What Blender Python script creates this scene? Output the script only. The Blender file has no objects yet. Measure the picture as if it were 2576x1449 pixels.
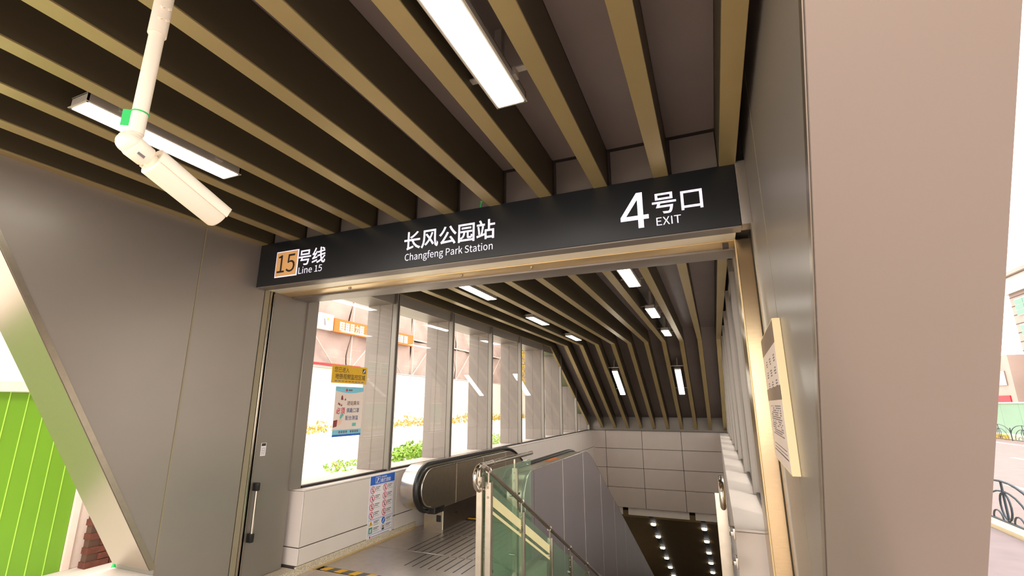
import bpy, bmesh, math, random
from mathutils import Vector, Matrix
random.seed(7)
SC = bpy.context.scene
COL = SC.collection
PI = math.pi

# ---------------------------------------------------------------- camera, world, sun, exposure
F_PX, YAW, PITCH, ROLL, H = 1187.3, -0.395873, 0.242152, 0.0006, 1.70
cam_d = bpy.data.cameras.new('camera')
cam_d.sensor_width = 36.0
cam_d.sensor_fit = 'HORIZONTAL'
cam_d.lens = F_PX / 2576.0 * 36.0
cam_d.clip_start = 0.02
cam_d.clip_end = 600
cam = bpy.data.objects.new('camera', cam_d)
COL.objects.link(cam)
fw = Vector((math.sin(YAW) * math.cos(PITCH), math.cos(YAW) * math.cos(PITCH), math.sin(PITCH)))
rt = Vector((math.cos(YAW), -math.sin(YAW), 0))
up = rt.cross(fw)
rt2 = math.cos(ROLL) * rt + math.sin(ROLL) * up
up2 = -math.sin(ROLL) * rt + math.cos(ROLL) * up
cam.matrix_world = Matrix(((rt2.x, up2.x, -fw.x, 0), (rt2.y, up2.y, -fw.y, 0), (rt2.z, up2.z, -fw.z, H), (0, 0, 0, 1)))
SC.camera = cam

world = bpy.data.worlds.new('sky')
SC.world = world
world.use_nodes = True
bg = world.node_tree.nodes['Background']
bg.inputs['Color'].default_value = (1.0, 0.945, 0.885, 1)
bg.inputs['Strength'].default_value = 4.5
sun_d = bpy.data.lights.new('sun', 'SUN')
sun_d.energy = 1.6
sun_d.angle = math.radians(3)
sun_d.color = (1.0, 0.93, 0.84)
sun = bpy.data.objects.new('sun', sun_d)
COL.objects.link(sun)
sun.rotation_euler = Vector((-0.42, 0.50, -0.95)).to_track_quat('-Z', 'Y').to_euler()
sun.location = (0, 0, 30)

SC.view_settings.view_transform = 'Standard'
SC.view_settings.look = 'None'
SC.view_settings.gamma = 1.0
SC.view_settings.use_curve_mapping = False
SC.view_settings.exposure = 0.0
LAMP_POWER = 14.0
SC.cycles.max_bounces = 10
SC.cycles.transparent_max_bounces = 24

# ---------------------------------------------------------------- helpers
def lin(c):
    return tuple((x / 12.92 if x <= 0.04045 else ((x + 0.055) / 1.055) ** 2.4) for x in [v / 255.0 for v in c])

MATS = {}
def mat(name, rgb, rough=0.5, metal=0.0, var=0.08, scale=6.0, bump=0.0, emit=0.0, stretch=None, spec=0.5, coat=0.0):
    """Principled with a noise-driven colour variation; rgb is sRGB 0-255."""
    if name in MATS:
        return MATS[name]
    m = bpy.data.materials.new(name)
    m.use_nodes = True
    nt = m.node_tree
    p = nt.nodes['Principled BSDF']
    base = lin(rgb)
    tc = nt.nodes.new('ShaderNodeTexCoord')
    nz = nt.nodes.new('ShaderNodeTexNoise')
    nz.inputs['Scale'].default_value = scale
    nz.inputs['Detail'].default_value = 4
    src = tc.outputs['Object']
    if stretch:
        mp = nt.nodes.new('ShaderNodeMapping')
        mp.inputs['Scale'].default_value = stretch
        nt.links.new(src, mp.inputs['Vector'])
        src = mp.outputs['Vector']
    nt.links.new(src, nz.inputs['Vector'])
    rp = nt.nodes.new('ShaderNodeValToRGB')
    rp.color_ramp.elements[0].position = 0.3
    rp.color_ramp.elements[1].position = 0.7
    rp.color_ramp.elements[0].color = (*[c * (1 - var) for c in base], 1)
    rp.color_ramp.elements[1].color = (*[min(1, c * (1 + var)) for c in base], 1)
    nt.links.new(nz.outputs['Fac'], rp.inputs['Fac'])
    nt.links.new(rp.outputs['Color'], p.inputs['Base Color'])
    p.inputs['Roughness'].default_value = rough
    p.inputs['Metallic'].default_value = metal
    p.inputs['Specular IOR Level'].default_value = spec
    p.inputs['Coat Weight'].default_value = coat
    p.inputs['Coat Roughness'].default_value = 0.22
    if bump:
        b = nt.nodes.new('ShaderNodeBump')
        b.inputs['Strength'].default_value = bump
        b.inputs['Distance'].default_value = 0.01
        nt.links.new(nz.outputs['Fac'], b.inputs['Height'])
        nt.links.new(b.outputs['Normal'], p.inputs['Normal'])
    if emit:
        nt.links.new(rp.outputs['Color'], p.inputs['Emission Color'])
        p.inputs['Emission Strength'].default_value = emit
    MATS[name] = m
    return m

def glass(name, tint=(1, 1, 1), refl=0.05, haze=None):
    """Thin architectural glass: clear transmission with a facing-driven mirror reflection."""
    m = bpy.data.materials.new(name)
    m.use_nodes = True
    nt = m.node_tree
    nt.nodes.clear()
    out = nt.nodes.new('ShaderNodeOutputMaterial')
    tr = nt.nodes.new('ShaderNodeBsdfTransparent')
    nz = nt.nodes.new('ShaderNodeTexNoise')
    nz.inputs['Scale'].default_value = 2.0
    mx = nt.nodes.new('ShaderNodeMix')
    mx.data_type = 'RGBA'
    mx.inputs[6].default_value = (*tint, 1)
    mx.inputs[7].default_value = (*[t * 0.98 for t in tint], 1)
    nt.links.new(nz.outputs['Fac'], mx.inputs[0])
    nt.links.new(mx.outputs[2], tr.inputs['Color'])
    gl = nt.nodes.new('ShaderNodeBsdfGlossy')
    gl.inputs['Roughness'].default_value = 0.01
    lw = nt.nodes.new('ShaderNodeLayerWeight')
    lw.inputs['Blend'].default_value = 0.5
    pw = nt.nodes.new('ShaderNodeMath'); pw.operation = 'POWER'; pw.inputs[1].default_value = 4.0
    ml = nt.nodes.new('ShaderNodeMath'); ml.operation = 'MULTIPLY_ADD'
    ml.inputs[1].default_value = 0.8; ml.inputs[2].default_value = refl
    nt.links.new(lw.outputs['Facing'], pw.inputs[0])
    nt.links.new(pw.outputs[0], ml.inputs[0])
    ms = nt.nodes.new('ShaderNodeMixShader')
    nt.links.new(ml.outputs[0], ms.inputs[0])
    src = tr.outputs[0]
    if haze:
        df = nt.nodes.new('ShaderNodeBsdfDiffuse'); df.inputs['Color'].default_value = (*haze[:3], 1)
        mh = nt.nodes.new('ShaderNodeMixShader'); mh.inputs[0].default_value = haze[3]
        nt.links.new(src, mh.inputs[1]); nt.links.new(df.outputs[0], mh.inputs[2])
        src = mh.outputs[0]
    nt.links.new(src, ms.inputs[1])
    nt.links.new(gl.outputs[0], ms.inputs[2])
    nt.links.new(ms.outputs[0], out.inputs['Surface'])
    MATS[name] = m
    return m

class G:
    """Collects simple solids in world coordinates; build() links them as one mesh object."""
    def __init__(s):
        s.v = []; s.f = []
    def add(s, vs, fs):
        n = len(s.v)
        s.v += [tuple(v) for v in vs]
        s.f += [tuple(i + n for i in f) for f in fs]
        return s
    def box(s, x0, x1, y0, y1, z0, z1):
        v = [(x, y, z) for z in (z0, z1) for y in (y0, y1) for x in (x0, x1)]
        return s.add(v, [(0, 2, 3, 1), (4, 5, 7, 6), (0, 1, 5, 4), (2, 6, 7, 3), (0, 4, 6, 2), (1, 3, 7, 5)])
    def obox(s, c, size, rot):
        hx, hy, hz = [q / 2 for q in size]
        M = rot
        v = [Vector(c) + M @ Vector((x, y, z)) for z in (-hz, hz) for y in (-hy, hy) for x in (-hx, hx)]
        return s.add(v, [(0, 2, 3, 1), (4, 5, 7, 6), (0, 1, 5, 4), (2, 6, 7, 3), (0, 4, 6, 2), (1, 3, 7, 5)])
    def prism(s, poly, axis, a, b):
        """poly in the two other axes (order y,z for 'x'; x,z for 'y'; x,y for 'z')."""
        def P(u, w, t):
            return {'x': (t, u, w), 'y': (u, t, w), 'z': (u, w, t)}[axis]
        n = len(poly)
        v = [P(u, w, a) for u, w in poly] + [P(u, w, b) for u, w in poly]
        f = [tuple(range(n))[::-1], tuple(range(n, 2 * n))]
        f += [(i, (i + 1) % n, n + (i + 1) % n, n + i) for i in range(n)]
        return s.add(v, f)
    def tube(s, path, r, n=12, closed=False, rx=None):
        path = [Vector(p) for p in path]
        m = len(path)
        T = []
        for i in range(m):
            a = path[(i - 1) % m] if (closed or i > 0) else path[i]
            b = path[(i + 1) % m] if (closed or i < m - 1) else path[i]
            T.append((b - a).normalized())
        ref = Vector((0, 0, 1)) if abs(T[0].z) < 0.9 else Vector((1, 0, 0))
        u = T[0].cross(ref).normalized()
        vs = []
        for i in range(m):
            u = (u - T[i] * u.dot(T[i])).normalized()
            w = T[i].cross(u)
            ri = r[i] if isinstance(r, (list, tuple)) else r
            for k in range(n):
                a = 2 * PI * k / n
                vs.append(path[i] + u * math.cos(a) * (rx or ri) + w * math.sin(a) * ri)
        fs = []
        for i in range(m if closed else m - 1):
            j = (i + 1) % m
            for k in range(n):
                k2 = (k + 1) % n
                fs.append((i * n + k, i * n + k2, j * n + k2, j * n + k))
        if not closed:
            fs.append(tuple(range(n))[::-1])
            fs.append(tuple((m - 1) * n + k for k in range(n)))
        return s.add(vs, fs)
    def ribbon_x(s, path, x0, x1, th):
        """Thick band following a (y,z) path, between x0 and x1, th thick outwards (left normal)."""
        m = len(path)
        vs = []
        for i in range(m):
            a = Vector(path[max(0, i - 1)]); b = Vector(path[min(m - 1, i + 1)])
            t = (b - a).normalized(); nrm = Vector((-t.y, t.x))
            y, z = path[i]
            for (x, q) in ((x0, 0), (x1, 0), (x1, th), (x0, th)):
                vs.append((x, y + nrm.x * q, z + nrm.y * q))
        fs = []
        for i in range(m - 1):
            for k in range(4):
                k2 = (k + 1) % 4
                fs.append((i * 4 + k, i * 4 + k2, (i + 1) * 4 + k2, (i + 1) * 4 + k))
        fs += [(3, 2, 1, 0), tuple((m - 1) * 4 + k for k in range(4))]
        return s.add(vs, fs)
    def sphere(s, c, r, nu=12, nv=8, sc=(1, 1, 1)):
        vs = []; fs = []
        for j in range(nv + 1):
            th = PI * j / nv
            for i in range(nu):
                ph = 2 * PI * i / nu
                vs.append((c[0] + r * sc[0] * math.sin(th) * math.cos(ph), c[1] + r * sc[1] * math.sin(th) * math.sin(ph), c[2] + r * sc[2] * math.cos(th)))
        for j in range(nv):
            for i in range(nu):
                i2 = (i + 1) % nu
                fs.append((j * nu + i, (j + 1) * nu + i, (j + 1) * nu + i2, j * nu + i2))
        return s.add(vs, fs)
    def build(s, name, m, parent=None, bevel=0.0, seg=2, smooth=False):
        me = bpy.data.meshes.new(name)
        if parent is None:
            xs = [v[0] for v in s.v]; ys = [v[1] for v in s.v]; zs = [v[2] for v in s.v]
            o = Vector(((min(xs) + max(xs)) / 2, (min(ys) + max(ys)) / 2, min(zs)))
        else:
            o = WORLD[parent.name]
        me.from_pydata([tuple(Vector(v) - o) for v in s.v], [], s.f)
        bm = bmesh.new(); bm.from_mesh(me)
        bmesh.ops.remove_doubles(bm, verts=bm.verts, dist=1e-6)
        bmesh.ops.recalc_face_normals(bm, faces=bm.faces)
        if bevel:
            es = [e for e in bm.edges if len(e.link_faces) == 2 and e.calc_face_angle(0) > 0.6]
            bmesh.ops.bevel(bm, geom=es, offset=bevel, segments=seg, affect='EDGES', profile=0.6, clamp_overlap=True)
        bm.to_mesh(me); bm.free()
        if smooth or bevel:
            me.shade_smooth()
            me.set_sharp_from_angle(angle=math.radians(38))
        me.materials.append(m)
        ob = bpy.data.objects.new(name, me)
        COL.objects.link(ob)
        if parent is None:
            ob.location = o
            WORLD[ob.name] = o
        else:
            ob.parent = parent
            WORLD[ob.name] = o
        return ob

WORLD = {}
def tag(o, label=None, cat=None, group=None, kind=None):
    if label: o['label'] = label
    if cat: o['category'] = cat
    if group: o['group'] = group
    if kind: o['kind'] = kind
    return o
def root(name, loc, label=None, cat=None, group=None, kind=None):
    o = bpy.data.objects.new(name, None)
    COL.objects.link(o)
    o.location = loc
    o.empty_display_size = 0.1
    WORLD[o.name] = Vector(loc)
    return tag(o, label, cat, group, kind)
def struct(o, label=None, cat=None):
    return tag(o, label, cat, None, 'structure')

SANS = None
try:        # the plain grotesque that ships with Blender; falls back to the built-in face
    import os
    fdir = bpy.utils.system_resource('DATAFILES', path='fonts')
    if fdir and os.path.exists(os.path.join(fdir, 'Noto Sans CJK Regular.woff2')):
        SANS = bpy.data.fonts.load(os.path.join(fdir, 'Noto Sans CJK Regular.woff2'))
except Exception:
    SANS = None
def text(body, name, m, parent, rect, plane, at, depth=0.004, bold=0.0, flip=False):
    """Lettering fitted to rect (u0,u1,w0,w1). plane 'y': u=x faces -y; 'x': u=y faces +x; 'xn': u=-y faces -x."""
    cu = bpy.data.curves.new(name, 'FONT')
    cu.body = body
    cu.size = 1.0
    cu.extrude = 0.0
    ascii_ = all(ord(c) < 128 for c in body)
    if SANS and ascii_: cu.font = SANS
    cu.offset = 0.0 if ascii_ else bold
    cu.resolution_u = 3
    tmp = bpy.data.objects.new('lettering_source', cu)
    COL.objects.link(tmp)
    dg = bpy.context.evaluated_depsgraph_get()
    me = bpy.data.meshes.new_from_object(tmp.evaluated_get(dg))
    vs = [v.co.copy() for v in me.vertices]
    fs = [tuple(p.vertices) for p in me.polygons]
    bpy.data.objects.remove(tmp)
    bpy.data.curves.remove(cu)
    bpy.data.meshes.remove(me)
    if not vs:
        return None
    x0 = min(v.x for v in vs); x1 = max(v.x for v in vs); y0 = min(v.y for v in vs); y1 = max(v.y for v in vs)
    u0, u1, w0, w1 = rect
    def P(v):
        u = u0 + (v.x - x0) / (x1 - x0) * (u1 - u0)
        w = w0 + (v.y - y0) / (y1 - y0) * (w1 - w0)
        if plane == 'y': return (u, at - depth, w)
        if plane == 'x': return (at + depth, u, w)
        return (at - depth, u, w)
    cjk = len(body) > 1 and all(ord(c) > 0x2e80 for c in body)
    if cjk:            # square characters: cut the print into one piece per character cell
        adv = (x1 - x0 + 0.08) / len(body)
        cell = lambda f: max(0, min(len(body) - 1, int((sum(vs[i].x for i in f) / len(f) - x0 + 0.04) / adv)))
        # keep islands whole: faces that share vertices go to the cell of their island's middle
        par = list(range(len(vs)))
        def find(i):
            while par[i] != i:
                par[i] = par[par[i]]; i = par[i]
            return i
        for f in fs:
            for i in f[1:]:
                par[find(i)] = find(f[0])
        isl = {}
        for f in fs: isl.setdefault(find(f[0]), []).append(f)
        groups = {}
        for ff in isl.values():
            xs_ = [vs[i].x for f in ff for i in f]
            c = max(0, min(len(body) - 1, int(((min(xs_) + max(xs_)) / 2 - x0 + 0.04) / adv)))
            groups.setdefault(c, []).extend(ff)
        groups = [groups[k] for k in sorted(groups)]
    else:
        groups = [fs]
    o = WORLD[parent.name]
    ob = None
    for ff in groups:
        idx = sorted({i for f in ff for i in f}); mp_ = {i: k for k, i in enumerate(idx)}
        me = bpy.data.meshes.new(name)
        me.from_pydata([tuple(Vector(P(vs[i])) - o) for i in idx], [], [tuple(mp_[i] for i in f) for f in ff])
        me.materials.append(m)
        ob = bpy.data.objects.new('character' if cjk else name, me)
        COL.objects.link(ob)
        ob.parent = parent
        WORLD[ob.name] = o
    return ob

def arc(cy, cz, r, a0, a1, n):
    return [(cy + r * math.cos(math.radians(a0 + (a1 - a0) * i / n)), cz + r * math.sin(math.radians(a0 + (a1 - a0) * i / n))) for i in range(n + 1)]

# ---------------------------------------------------------------- materials
M_panel = mat('grey_metal_panel', (150, 142, 134), 0.40, 0.5, 0.03, 1.5, coat=0.3)
M_sheet = mat('satin_slanted_sheet', (176, 164, 150), 0.24, 0.75, 0.03, 1.0)
M_seam = mat('olive_seam_trim', (150, 140, 116), 0.5, 0.3, 0.03)
M_panel2 = mat('grey_satin_cladding', (140, 132, 124), 0.42, 0.5, 0.03, 1.2)
M_rib_shaded = mat('shaded_bronze_rib_side', (84, 76, 56), 0.45, 0.3, 0.05, 2.0)  # darker copy of the rib bronze, shade on the sides put into colour
M_rib_lit = mat('lit_bronze_rib_underside', (170, 152, 106), 0.38, 0.5, 0.05, 2.0)  # lighter copy of the same bronze, light from below put into colour
M_ceil = mat('dark_ceiling_panel', (138, 126, 122), 0.45, 0.3, 0.05, 2.0)
M_dark = mat('black_gap', (14, 13, 12), 0.7, 0, 0.1)
M_sign = mat('black_sign_face', (26, 29, 32), 0.42, 0.1, 0.06, 3)
M_steel = mat('brushed_steel', (196, 188, 176), 0.24, 1.0, 0.05, 30, 0.0, 0, (1, 1, 30))
M_steel2 = mat('satin_steel', (176, 166, 150), 0.32, 0.95, 0.05, 20)
M_chrome = mat('polished_chrome', (192, 184, 174), 0.17, 1.0, 0.03)
M_wsteel = mat('warm_brushed_steel', (198, 174, 138), 0.26, 0.95, 0.06, 25, 0.0, 0, (1, 1, 12))
M_gold = mat('warm_steel_strip', (226, 198, 146), 0.35, 0.6, 0.05, 4)
M_cream = mat('cream_strip', (250, 242, 218), 0.4, 0.2, 0.03, 4)
M_rubber = mat('black_rubber', (28, 26, 25), 0.35, 0, 0.1)
M_white = mat('white_wall_panel', (216, 204, 196), 0.38, 0.0, 0.02, 3)
M_tile = mat('pale_tunnel_tile', (204, 190, 180), 0.35, 0.0, 0.03, 2)
M_plastic = mat('cream_camera_plastic', (244, 232, 214), 0.4, 0, 0.02)
M_cavity = mat('joint_shadow_gap', (70, 62, 58), 0.8, 0, 0.05)
M_lamp = mat('lamp_diffuser', (255, 250, 240), 0.5, 0, 0.0, 1, 0, LAMP_POWER)
M_lampbody = mat('lamp_body', (190, 184, 172), 0.4, 0.4, 0.03)
M_letter = mat('backlit_letter', (228, 222, 240), 0.5, 0, 0.02, 2, 0, 0.75)
M_badge = mat('backlit_tan_badge', (202, 152, 96), 0.5, 0, 0.05, 2, 0, 0.45)
M_black_print = mat('black_print', (46, 40, 38), 0.6, 0, 0.02)
M_glass = glass('clear_glass', (0.97, 0.98, 0.97), 0.035)
M_gglass = glass('green_tinted_glass', (0.78, 0.90, 0.80), 0.06, (0.42, 0.62, 0.46, 0.10))
M_frost = mat('cream_frosted_band', (222, 212, 160), 0.5, 0, 0.03)
M_granite = mat('speckled_granite', (196, 182, 160), 0.4, 0, 0.38, 90)
M_floor = mat('pale_stone_floor', (188, 172, 160), 0.35, 0, 0.08, 5)
M_plate = mat('escalator_floor_plate', (196, 186, 180), 0.30, 0.85, 0.06, 12)
M_yellow = mat('safety_yellow', (232, 176, 30), 0.5, 0, 0.04)
M_dgrey = mat('dark_grey_stripe', (96, 90, 84), 0.5, 0, 0.04)
M_green = mat('lime_green_hoarding', (112, 160, 36), 0.42, 0, 0.06, 1.2)
M_wood = mat('white_painted_frame', (235, 216, 205), 0.5, 0, 0.05, 8)
M_brick = mat('red_brown_brick', (104, 56, 42), 0.8, 0, 0.25, 14, 0.4)
M_soffit = mat('brown_tunnel_soffit', (118, 98, 62), 0.5, 0.2, 0.05, 2)
M_concrete = mat('pale_concrete_ground', (214, 204, 192), 0.8, 0, 0.1, 0.6)
M_asphalt = mat('grey_mauve_asphalt', (120, 104, 102), 0.85, 0, 0.08, 3)
M_pave = mat('grey_mauve_pavement', (118, 104, 106), 0.8, 0, 0.08, 3)
M_line = mat('white_road_paint', (240, 232, 222), 0.7, 0, 0.03)
M_net = mat('pale_pink_scaffold_net', (172, 150, 143), 0.9, 0, 0.1, 0.7)
M_pole = mat('pale_scaffold_pole', (190, 178, 170), 0.6, 0, 0.04)
M_orange = mat('orange_banner', (196, 106, 36), 0.7, 0, 0.05)
M_whitewash = mat('whitewashed_wall', (206, 196, 184), 0.8, 0, 0.05, 1)
M_leaf = mat('bright_green_leaf', (134, 172, 56), 0.6, 0, 0.3, 9)
M_leaf2 = mat('yellowing_leaf', (176, 150, 60), 0.7, 0, 0.3, 6)
M_rail_blue = mat('blue_grey_railing', (60, 70, 78), 0.45, 0.3, 0.05)
M_mint = mat('mint_green_hoarding', (126, 160, 138), 0.6, 0, 0.04, 1)
M_bld = mat('pale_pink_facade', (166, 148, 140), 0.8, 0, 0.05, 0.5)
M_bldg = mat('green_window_glass', (70, 140, 104), 0.2, 0.1, 0.08, 1)
M_red = mat('red_strip', (170, 24, 40), 0.6, 0, 0.05)
M_paper = mat('white_notice_plastic', (232, 226, 228), 0.4, 0, 0.02)
M_blue = mat('notice_blue', (36, 96, 190), 0.45, 0, 0.03)
M_rednot = mat('prohibition_red', (200, 50, 84), 0.5, 0, 0.03)
M_cyan = mat('poster_cyan', (126, 200, 224), 0.5, 0, 0.03)
M_poster = mat('poster_cream', (232, 216, 206), 0.5, 0, 0.03)
M_pyellow = mat('sign_yellow', (226, 178, 32), 0.4, 0, 0.03)
M_greyprint = mat('grey_print', (120, 112, 116), 0.6, 0, 0.03)
M_tag = mat('green_tape', (40, 196, 96), 0.5, 0, 0.05)
M_fin = mat('outdoor_fin_panel', (146, 134, 127), 0.55, 0.1, 0.03, 2)
M_brownhdr = mat('brown_print', (122, 100, 84), 0.5, 0, 0.03)
M_boardedge = mat('cream_board_edge', (240, 222, 178), 0.5, 0, 0.02)
M_skirt = mat('dark_steel_skirt', (110, 102, 94), 0.3, 0.9, 0.05, 10)
M_joint = mat('pale_joint_trim', (206, 198, 194), 0.5, 0.0, 0.03)
M_clad = mat('mauve_grey_cladding', (128, 120, 122), 0.36, 0.4, 0.03, 1.0)

XL, XR, TW = -4.253, 0.34, 0.485
CZ, RZ = 3.65, 3.32          # ceiling plane, underside of the ribs
Y_KINK = 13.0
def rib_slope(y): return RZ - 0.55 * (y - Y_KINK)
def out_slope(y): return 3.72 - 0.55 * (y - 13.0)
YM = [4.05 + 1.65 * k for k in range(9)]       # mullion lines

# ---------------------------------------------------------------- ground
def ground_piece(name, x0, x1, y0, y1, z0, z1, m, label, cat):
    return struct(G().box(x0, x1, y0, y1, z0, z1).build(name, m), label, cat)
ground_piece('ground', -70, XL - TW, -30, 100, -0.4, 0.0, M_concrete, 'sunlit pale concrete ground beyond the left windows', 'ground')
ground_piece('pavement', XR + TW, 3.62, -30, 100, -0.4, -0.06, M_pave, 'grey mauve pavement outside the right wall', 'pavement')
ground_piece('road', 3.86, 14.2, -30, 100, -0.5, -0.10, M_asphalt, 'grey mauve street with white lane markings', 'road')
ground_piece('ground', 14.2, 90, -30, 100, -0.4, -0.04, M_concrete, 'pale ground on the far side of the street', 'ground')
ground_piece('pavement', XL - TW, XR + TW, -30, -3.0, -0.4, -0.02, M_pave, 'pavement in front of the entrance', 'pavement')
fl = struct(root('floor', (-2, 0, 0)), 'pale stone floor before the escalator', 'floor')
for i in range(7):
    for j in range(8):
        x0 = XL - TW + i * 0.725; y0 = -3.0 + j * 0.9185
        G().box(x0, x0 + 0.720, y0, y0 + 0.9125, -0.06, 0.0).build('tile', M_floor, fl)
G().box(XL - TW, XR + TW, -3.0, 4.35, -0.35, -0.062).build('bed', M_cavity, fl)
kb = struct(root('kerb', (3.74, 5, -0.1)), 'pale yellow kerb under the street railing', 'kerb')
for k in range(30):
    G().box(3.63, 3.85, 0.0 + k * 1.0, 0.985 + k * 1.0, -0.35, 0.0).build('kerb_stone', M_boardedge, kb, 0.01)
for k in range(14):
    y = 6 + k * 6.0
    struct(G().box(6.0, 6.14, y, y + 3.2, -0.1, -0.094).build('lane_marking', M_line), 'white dashed lane marking, dash %d of the near lane line' % (k + 1), 'road marking')
for k in range(10):
    y = 8 + k * 6.0
    struct(G().box(9.4, 9.54, y, y + 3.0, -0.1, -0.094).build('lane_marking', M_line), 'white dashed lane marking, dash %d of the far lane line' % (k + 1), 'road marking')
struct(G().box(12.6, 12.75, 0, 90, -0.1, -0.094).build('edge_line', M_line), 'solid white edge line along the far kerb', 'road marking')

# ---------------------------------------------------------------- canopy side walls with slanted front faces
def diag_y(z): return (5.187 - z) / 1.74
def side_wall(name, x0, x1, label):
    w = struct(root(name, ((x0 + x1) / 2, 2.5, 0)), label, 'wall')
    zt, zb = 4.0, 0.38
    e = 0.006
    p1 = [(diag_y(zt), zt), (diag_y(zb), zb), (2.765, zb), (2.735, zt)]
    # front leaf: slanted outline up to the seam, rear leaf up to the jamb
    yb = diag_y(0.42)
    G().prism([(diag_y(zt), zt), (yb, 0.42), (2.765, 0.42), (2.74 - e, zt)], 'x', x0, x1).build('front_panel', M_panel, w, 0.006, 1)
    G().prism([(2.74 + e, zt), (2.765 + e, 0.0), (3.45, 0.0), (3.45, zt)], 'x', x0, x1).build('rear_panel', M_panel, w, 0.004, 1)
    G().box(x0 + 0.02, x1 - 0.02, 2.80, 3.4, 0.42, zt - 0.02).build('core', M_cavity, w)
    q = Vector((0, -1.74, -1)).normalized()            # outward normal of the slanted face
    a_, b_ = Vector((0, diag_y(zt), zt)), Vector((0, yb, 0.42))
    g = G()
    vs = []
    for t in (0.0005, 0.004):
        for P in (a_, b_):
            for x in (x0 + 0.004, x1 - 0.004):
                vs.append((x, P.y + q.y * t, P.z + q.z * t))
    g.add(vs, [(0, 1, 3, 2), (4, 6, 7, 5), (0, 2, 6, 4), (1, 5, 7, 3), (0, 4, 5, 1), (2, 3, 7, 6)])
    g.build('slanted_sheet', M_sheet, w)
    G().box(x0 - 0.03, x1 + 0.03, 2.52, 2.77, 0.0, 0.38).build('plinth', M_white, w, 0.01)
    xf, sg_ = (x1, 1) if x1 < -1 else (x0, -1)
    a0, a1 = sorted((xf, xf + sg_ * 0.004))
    G().prism([(diag_y(3.6), 3.6), (diag_y(0.42), 0.42), (diag_y(0.42) + 0.045, 0.42), (diag_y(3.6) + 0.045, 3.6)], 'x', a0, a1).build('edge_trim', M_steel2, w)
    a0, a1 = sorted((xf - sg_ * 0.004, xf + sg_ * 0.0008))
    G().prism([(2.732, zt), (2.762, 0.42), (2.775, 0.42), (2.745, zt)], 'x', a0, a1).build('seam_strip', M_seam, w)
    return w
wl = side_wall('wall_left', XL - TW, XL, 'grey metal side wall with slanted front edge, left of the sign')
wr = side_wall('wall_right', XR, XR + TW, 'tan metal side wall with slanted front edge, right of the sign')
# trims that run up the front edge and the jambs
G().box(XL, XL + 0.012, 3.452, 3.505, 0.0, 2.87).build('jamb_strip', M_seam, wl)
G().box(XL, XL + 0.022, 3.508, 3.530, 0.0, 2.87).build('jamb_edge', M_steel, wl, 0.003)
G().box(XL - 0.05, XL - 0.02, 3.45, 3.575, 0.0, 2.9).build('shutter_slot', M_dark, wl)
G().box(XL - 0.02, XL + 0.016, 3.553, 3.560, 0.0, 2.84).build('slot_edge', M_steel, wl)
G().box(XR - 0.012, XR, 3.30, 3.37, 0.0, 2.87).build('jamb_strip', M_steel2, wr)
G().box(XR + 0.0, XR + 0.03, 3.45, 3.62, 0.0, 2.9).build('shutter_slot', M_dark, wr)
G().box(0.242, XR + 0.30, 3.60, 4.06, 0.0, 2.86).build('jamb_column', M_wsteel, wr, 0.006)
G().box(0.236, 0.244, 3.592, 3.604, 0.0, 2.86).build('column_edge', M_gold, wr)

# service door leaf between jamb and first window
dr = struct(root('door_1', (XL, 3.8, 0)), 'grey flush door leaf left of the escalator with a long bar handle', 'door')
G().box(XL - 0.06, XL, 3.575, 4.05, 0.07, 2.87).build('leaf', M_panel2, dr, 0.003, 1)
hd = G().tube([(XL + 0.045, 3.607, 0.50), (XL + 0.045, 3.607, 0.88)], 0.014, 12).build('handle', M_chrome, dr, smooth=True)
tag(hd, 'chrome bar handle with black ends')
for z0, z1 in ((0.42, 0.50), (0.88, 0.955)):
    gg = G().box(XL + 0.0, XL + 0.064, 3.588, 3.626, z0, z1)
    gg.build('handle_end', M_rubber, hd, 0.008)
st = root('door_sticker', (XL + 0.003, 3.66, 1.195), 'small white sticker with black print on the grey door leaf', 'sticker')
G().box(XL + 0.0005, XL + 0.002, 3.632, 3.692, 1.197, 1.322).build('label_sheet', M_paper, st)
G().box(XL + 0.002, XL + 0.0026, 3.638, 3.686, 1.292, 1.318).build('black_header', M_black_print, st)
gg = G()
for k in range(6):
    gg.box(XL + 0.002, XL + 0.0026, 3.642, 3.655 + 0.02 * (k % 2), 1.21 + 0.012 * k, 1.214 + 0.012 * k)
    gg.box(XL + 0.002, XL + 0.0026, 3.668, 3.682, 1.21 + 0.012 * k, 1.214 + 0.012 * k)
gg.build('print', M_greyprint, st)

# ---------------------------------------------------------------- ceiling with ribs
ce = struct(root('ceiling', (-2, 2, CZ)), 'dark metal canopy ceiling carrying deep bronze ribs', 'ceiling')
RIBX = [0.178 - 0.445 * k for k in range(11)]
YF = -0.9
for i, x in enumerate(RIBX):
    rb_ = G().box(x, x + 0.105, YF, 3.40, RZ + 0.004, CZ).build('rib', M_rib_shaded, ce)
    G().box(x - 0.001, x + 0.106, YF, 3.40, RZ, RZ + 0.012).build('rib_lit_underside', M_rib_lit, rb_, 0.002, 1)  # thin sheet that carries the lit underside colour of the rib
for i in range(10):          # ceiling panel between each two ribs and the fascia panel that closes the bay
    G().box(RIBX[i + 1] + 0.107, RIBX[i] - 0.002, YF, 3.38, CZ, CZ + 0.03).build('panel', M_ceil, ce)
    G().box(RIBX[i + 1] + 0.125, RIBX[i] - 0.004, 3.40, 3.42, 3.20, CZ - 0.012).build('fascia_panel', M_panel2, ce, 0.003, 1)
G().box(XL - TW, XR + TW, YF, 3.45, CZ + 0.032, CZ + 0.5).build('roof_slab', M_ceil, ce)
G().box(XL, XR, 3.421, 3.45, 2.9, CZ + 0.03).build('fascia_back', M_cavity, ce)
G().box(XL - TW, XR + TW, YF - 0.06, YF, RZ, CZ + 0.5).build('front_fascia', M_panel, ce)
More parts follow.
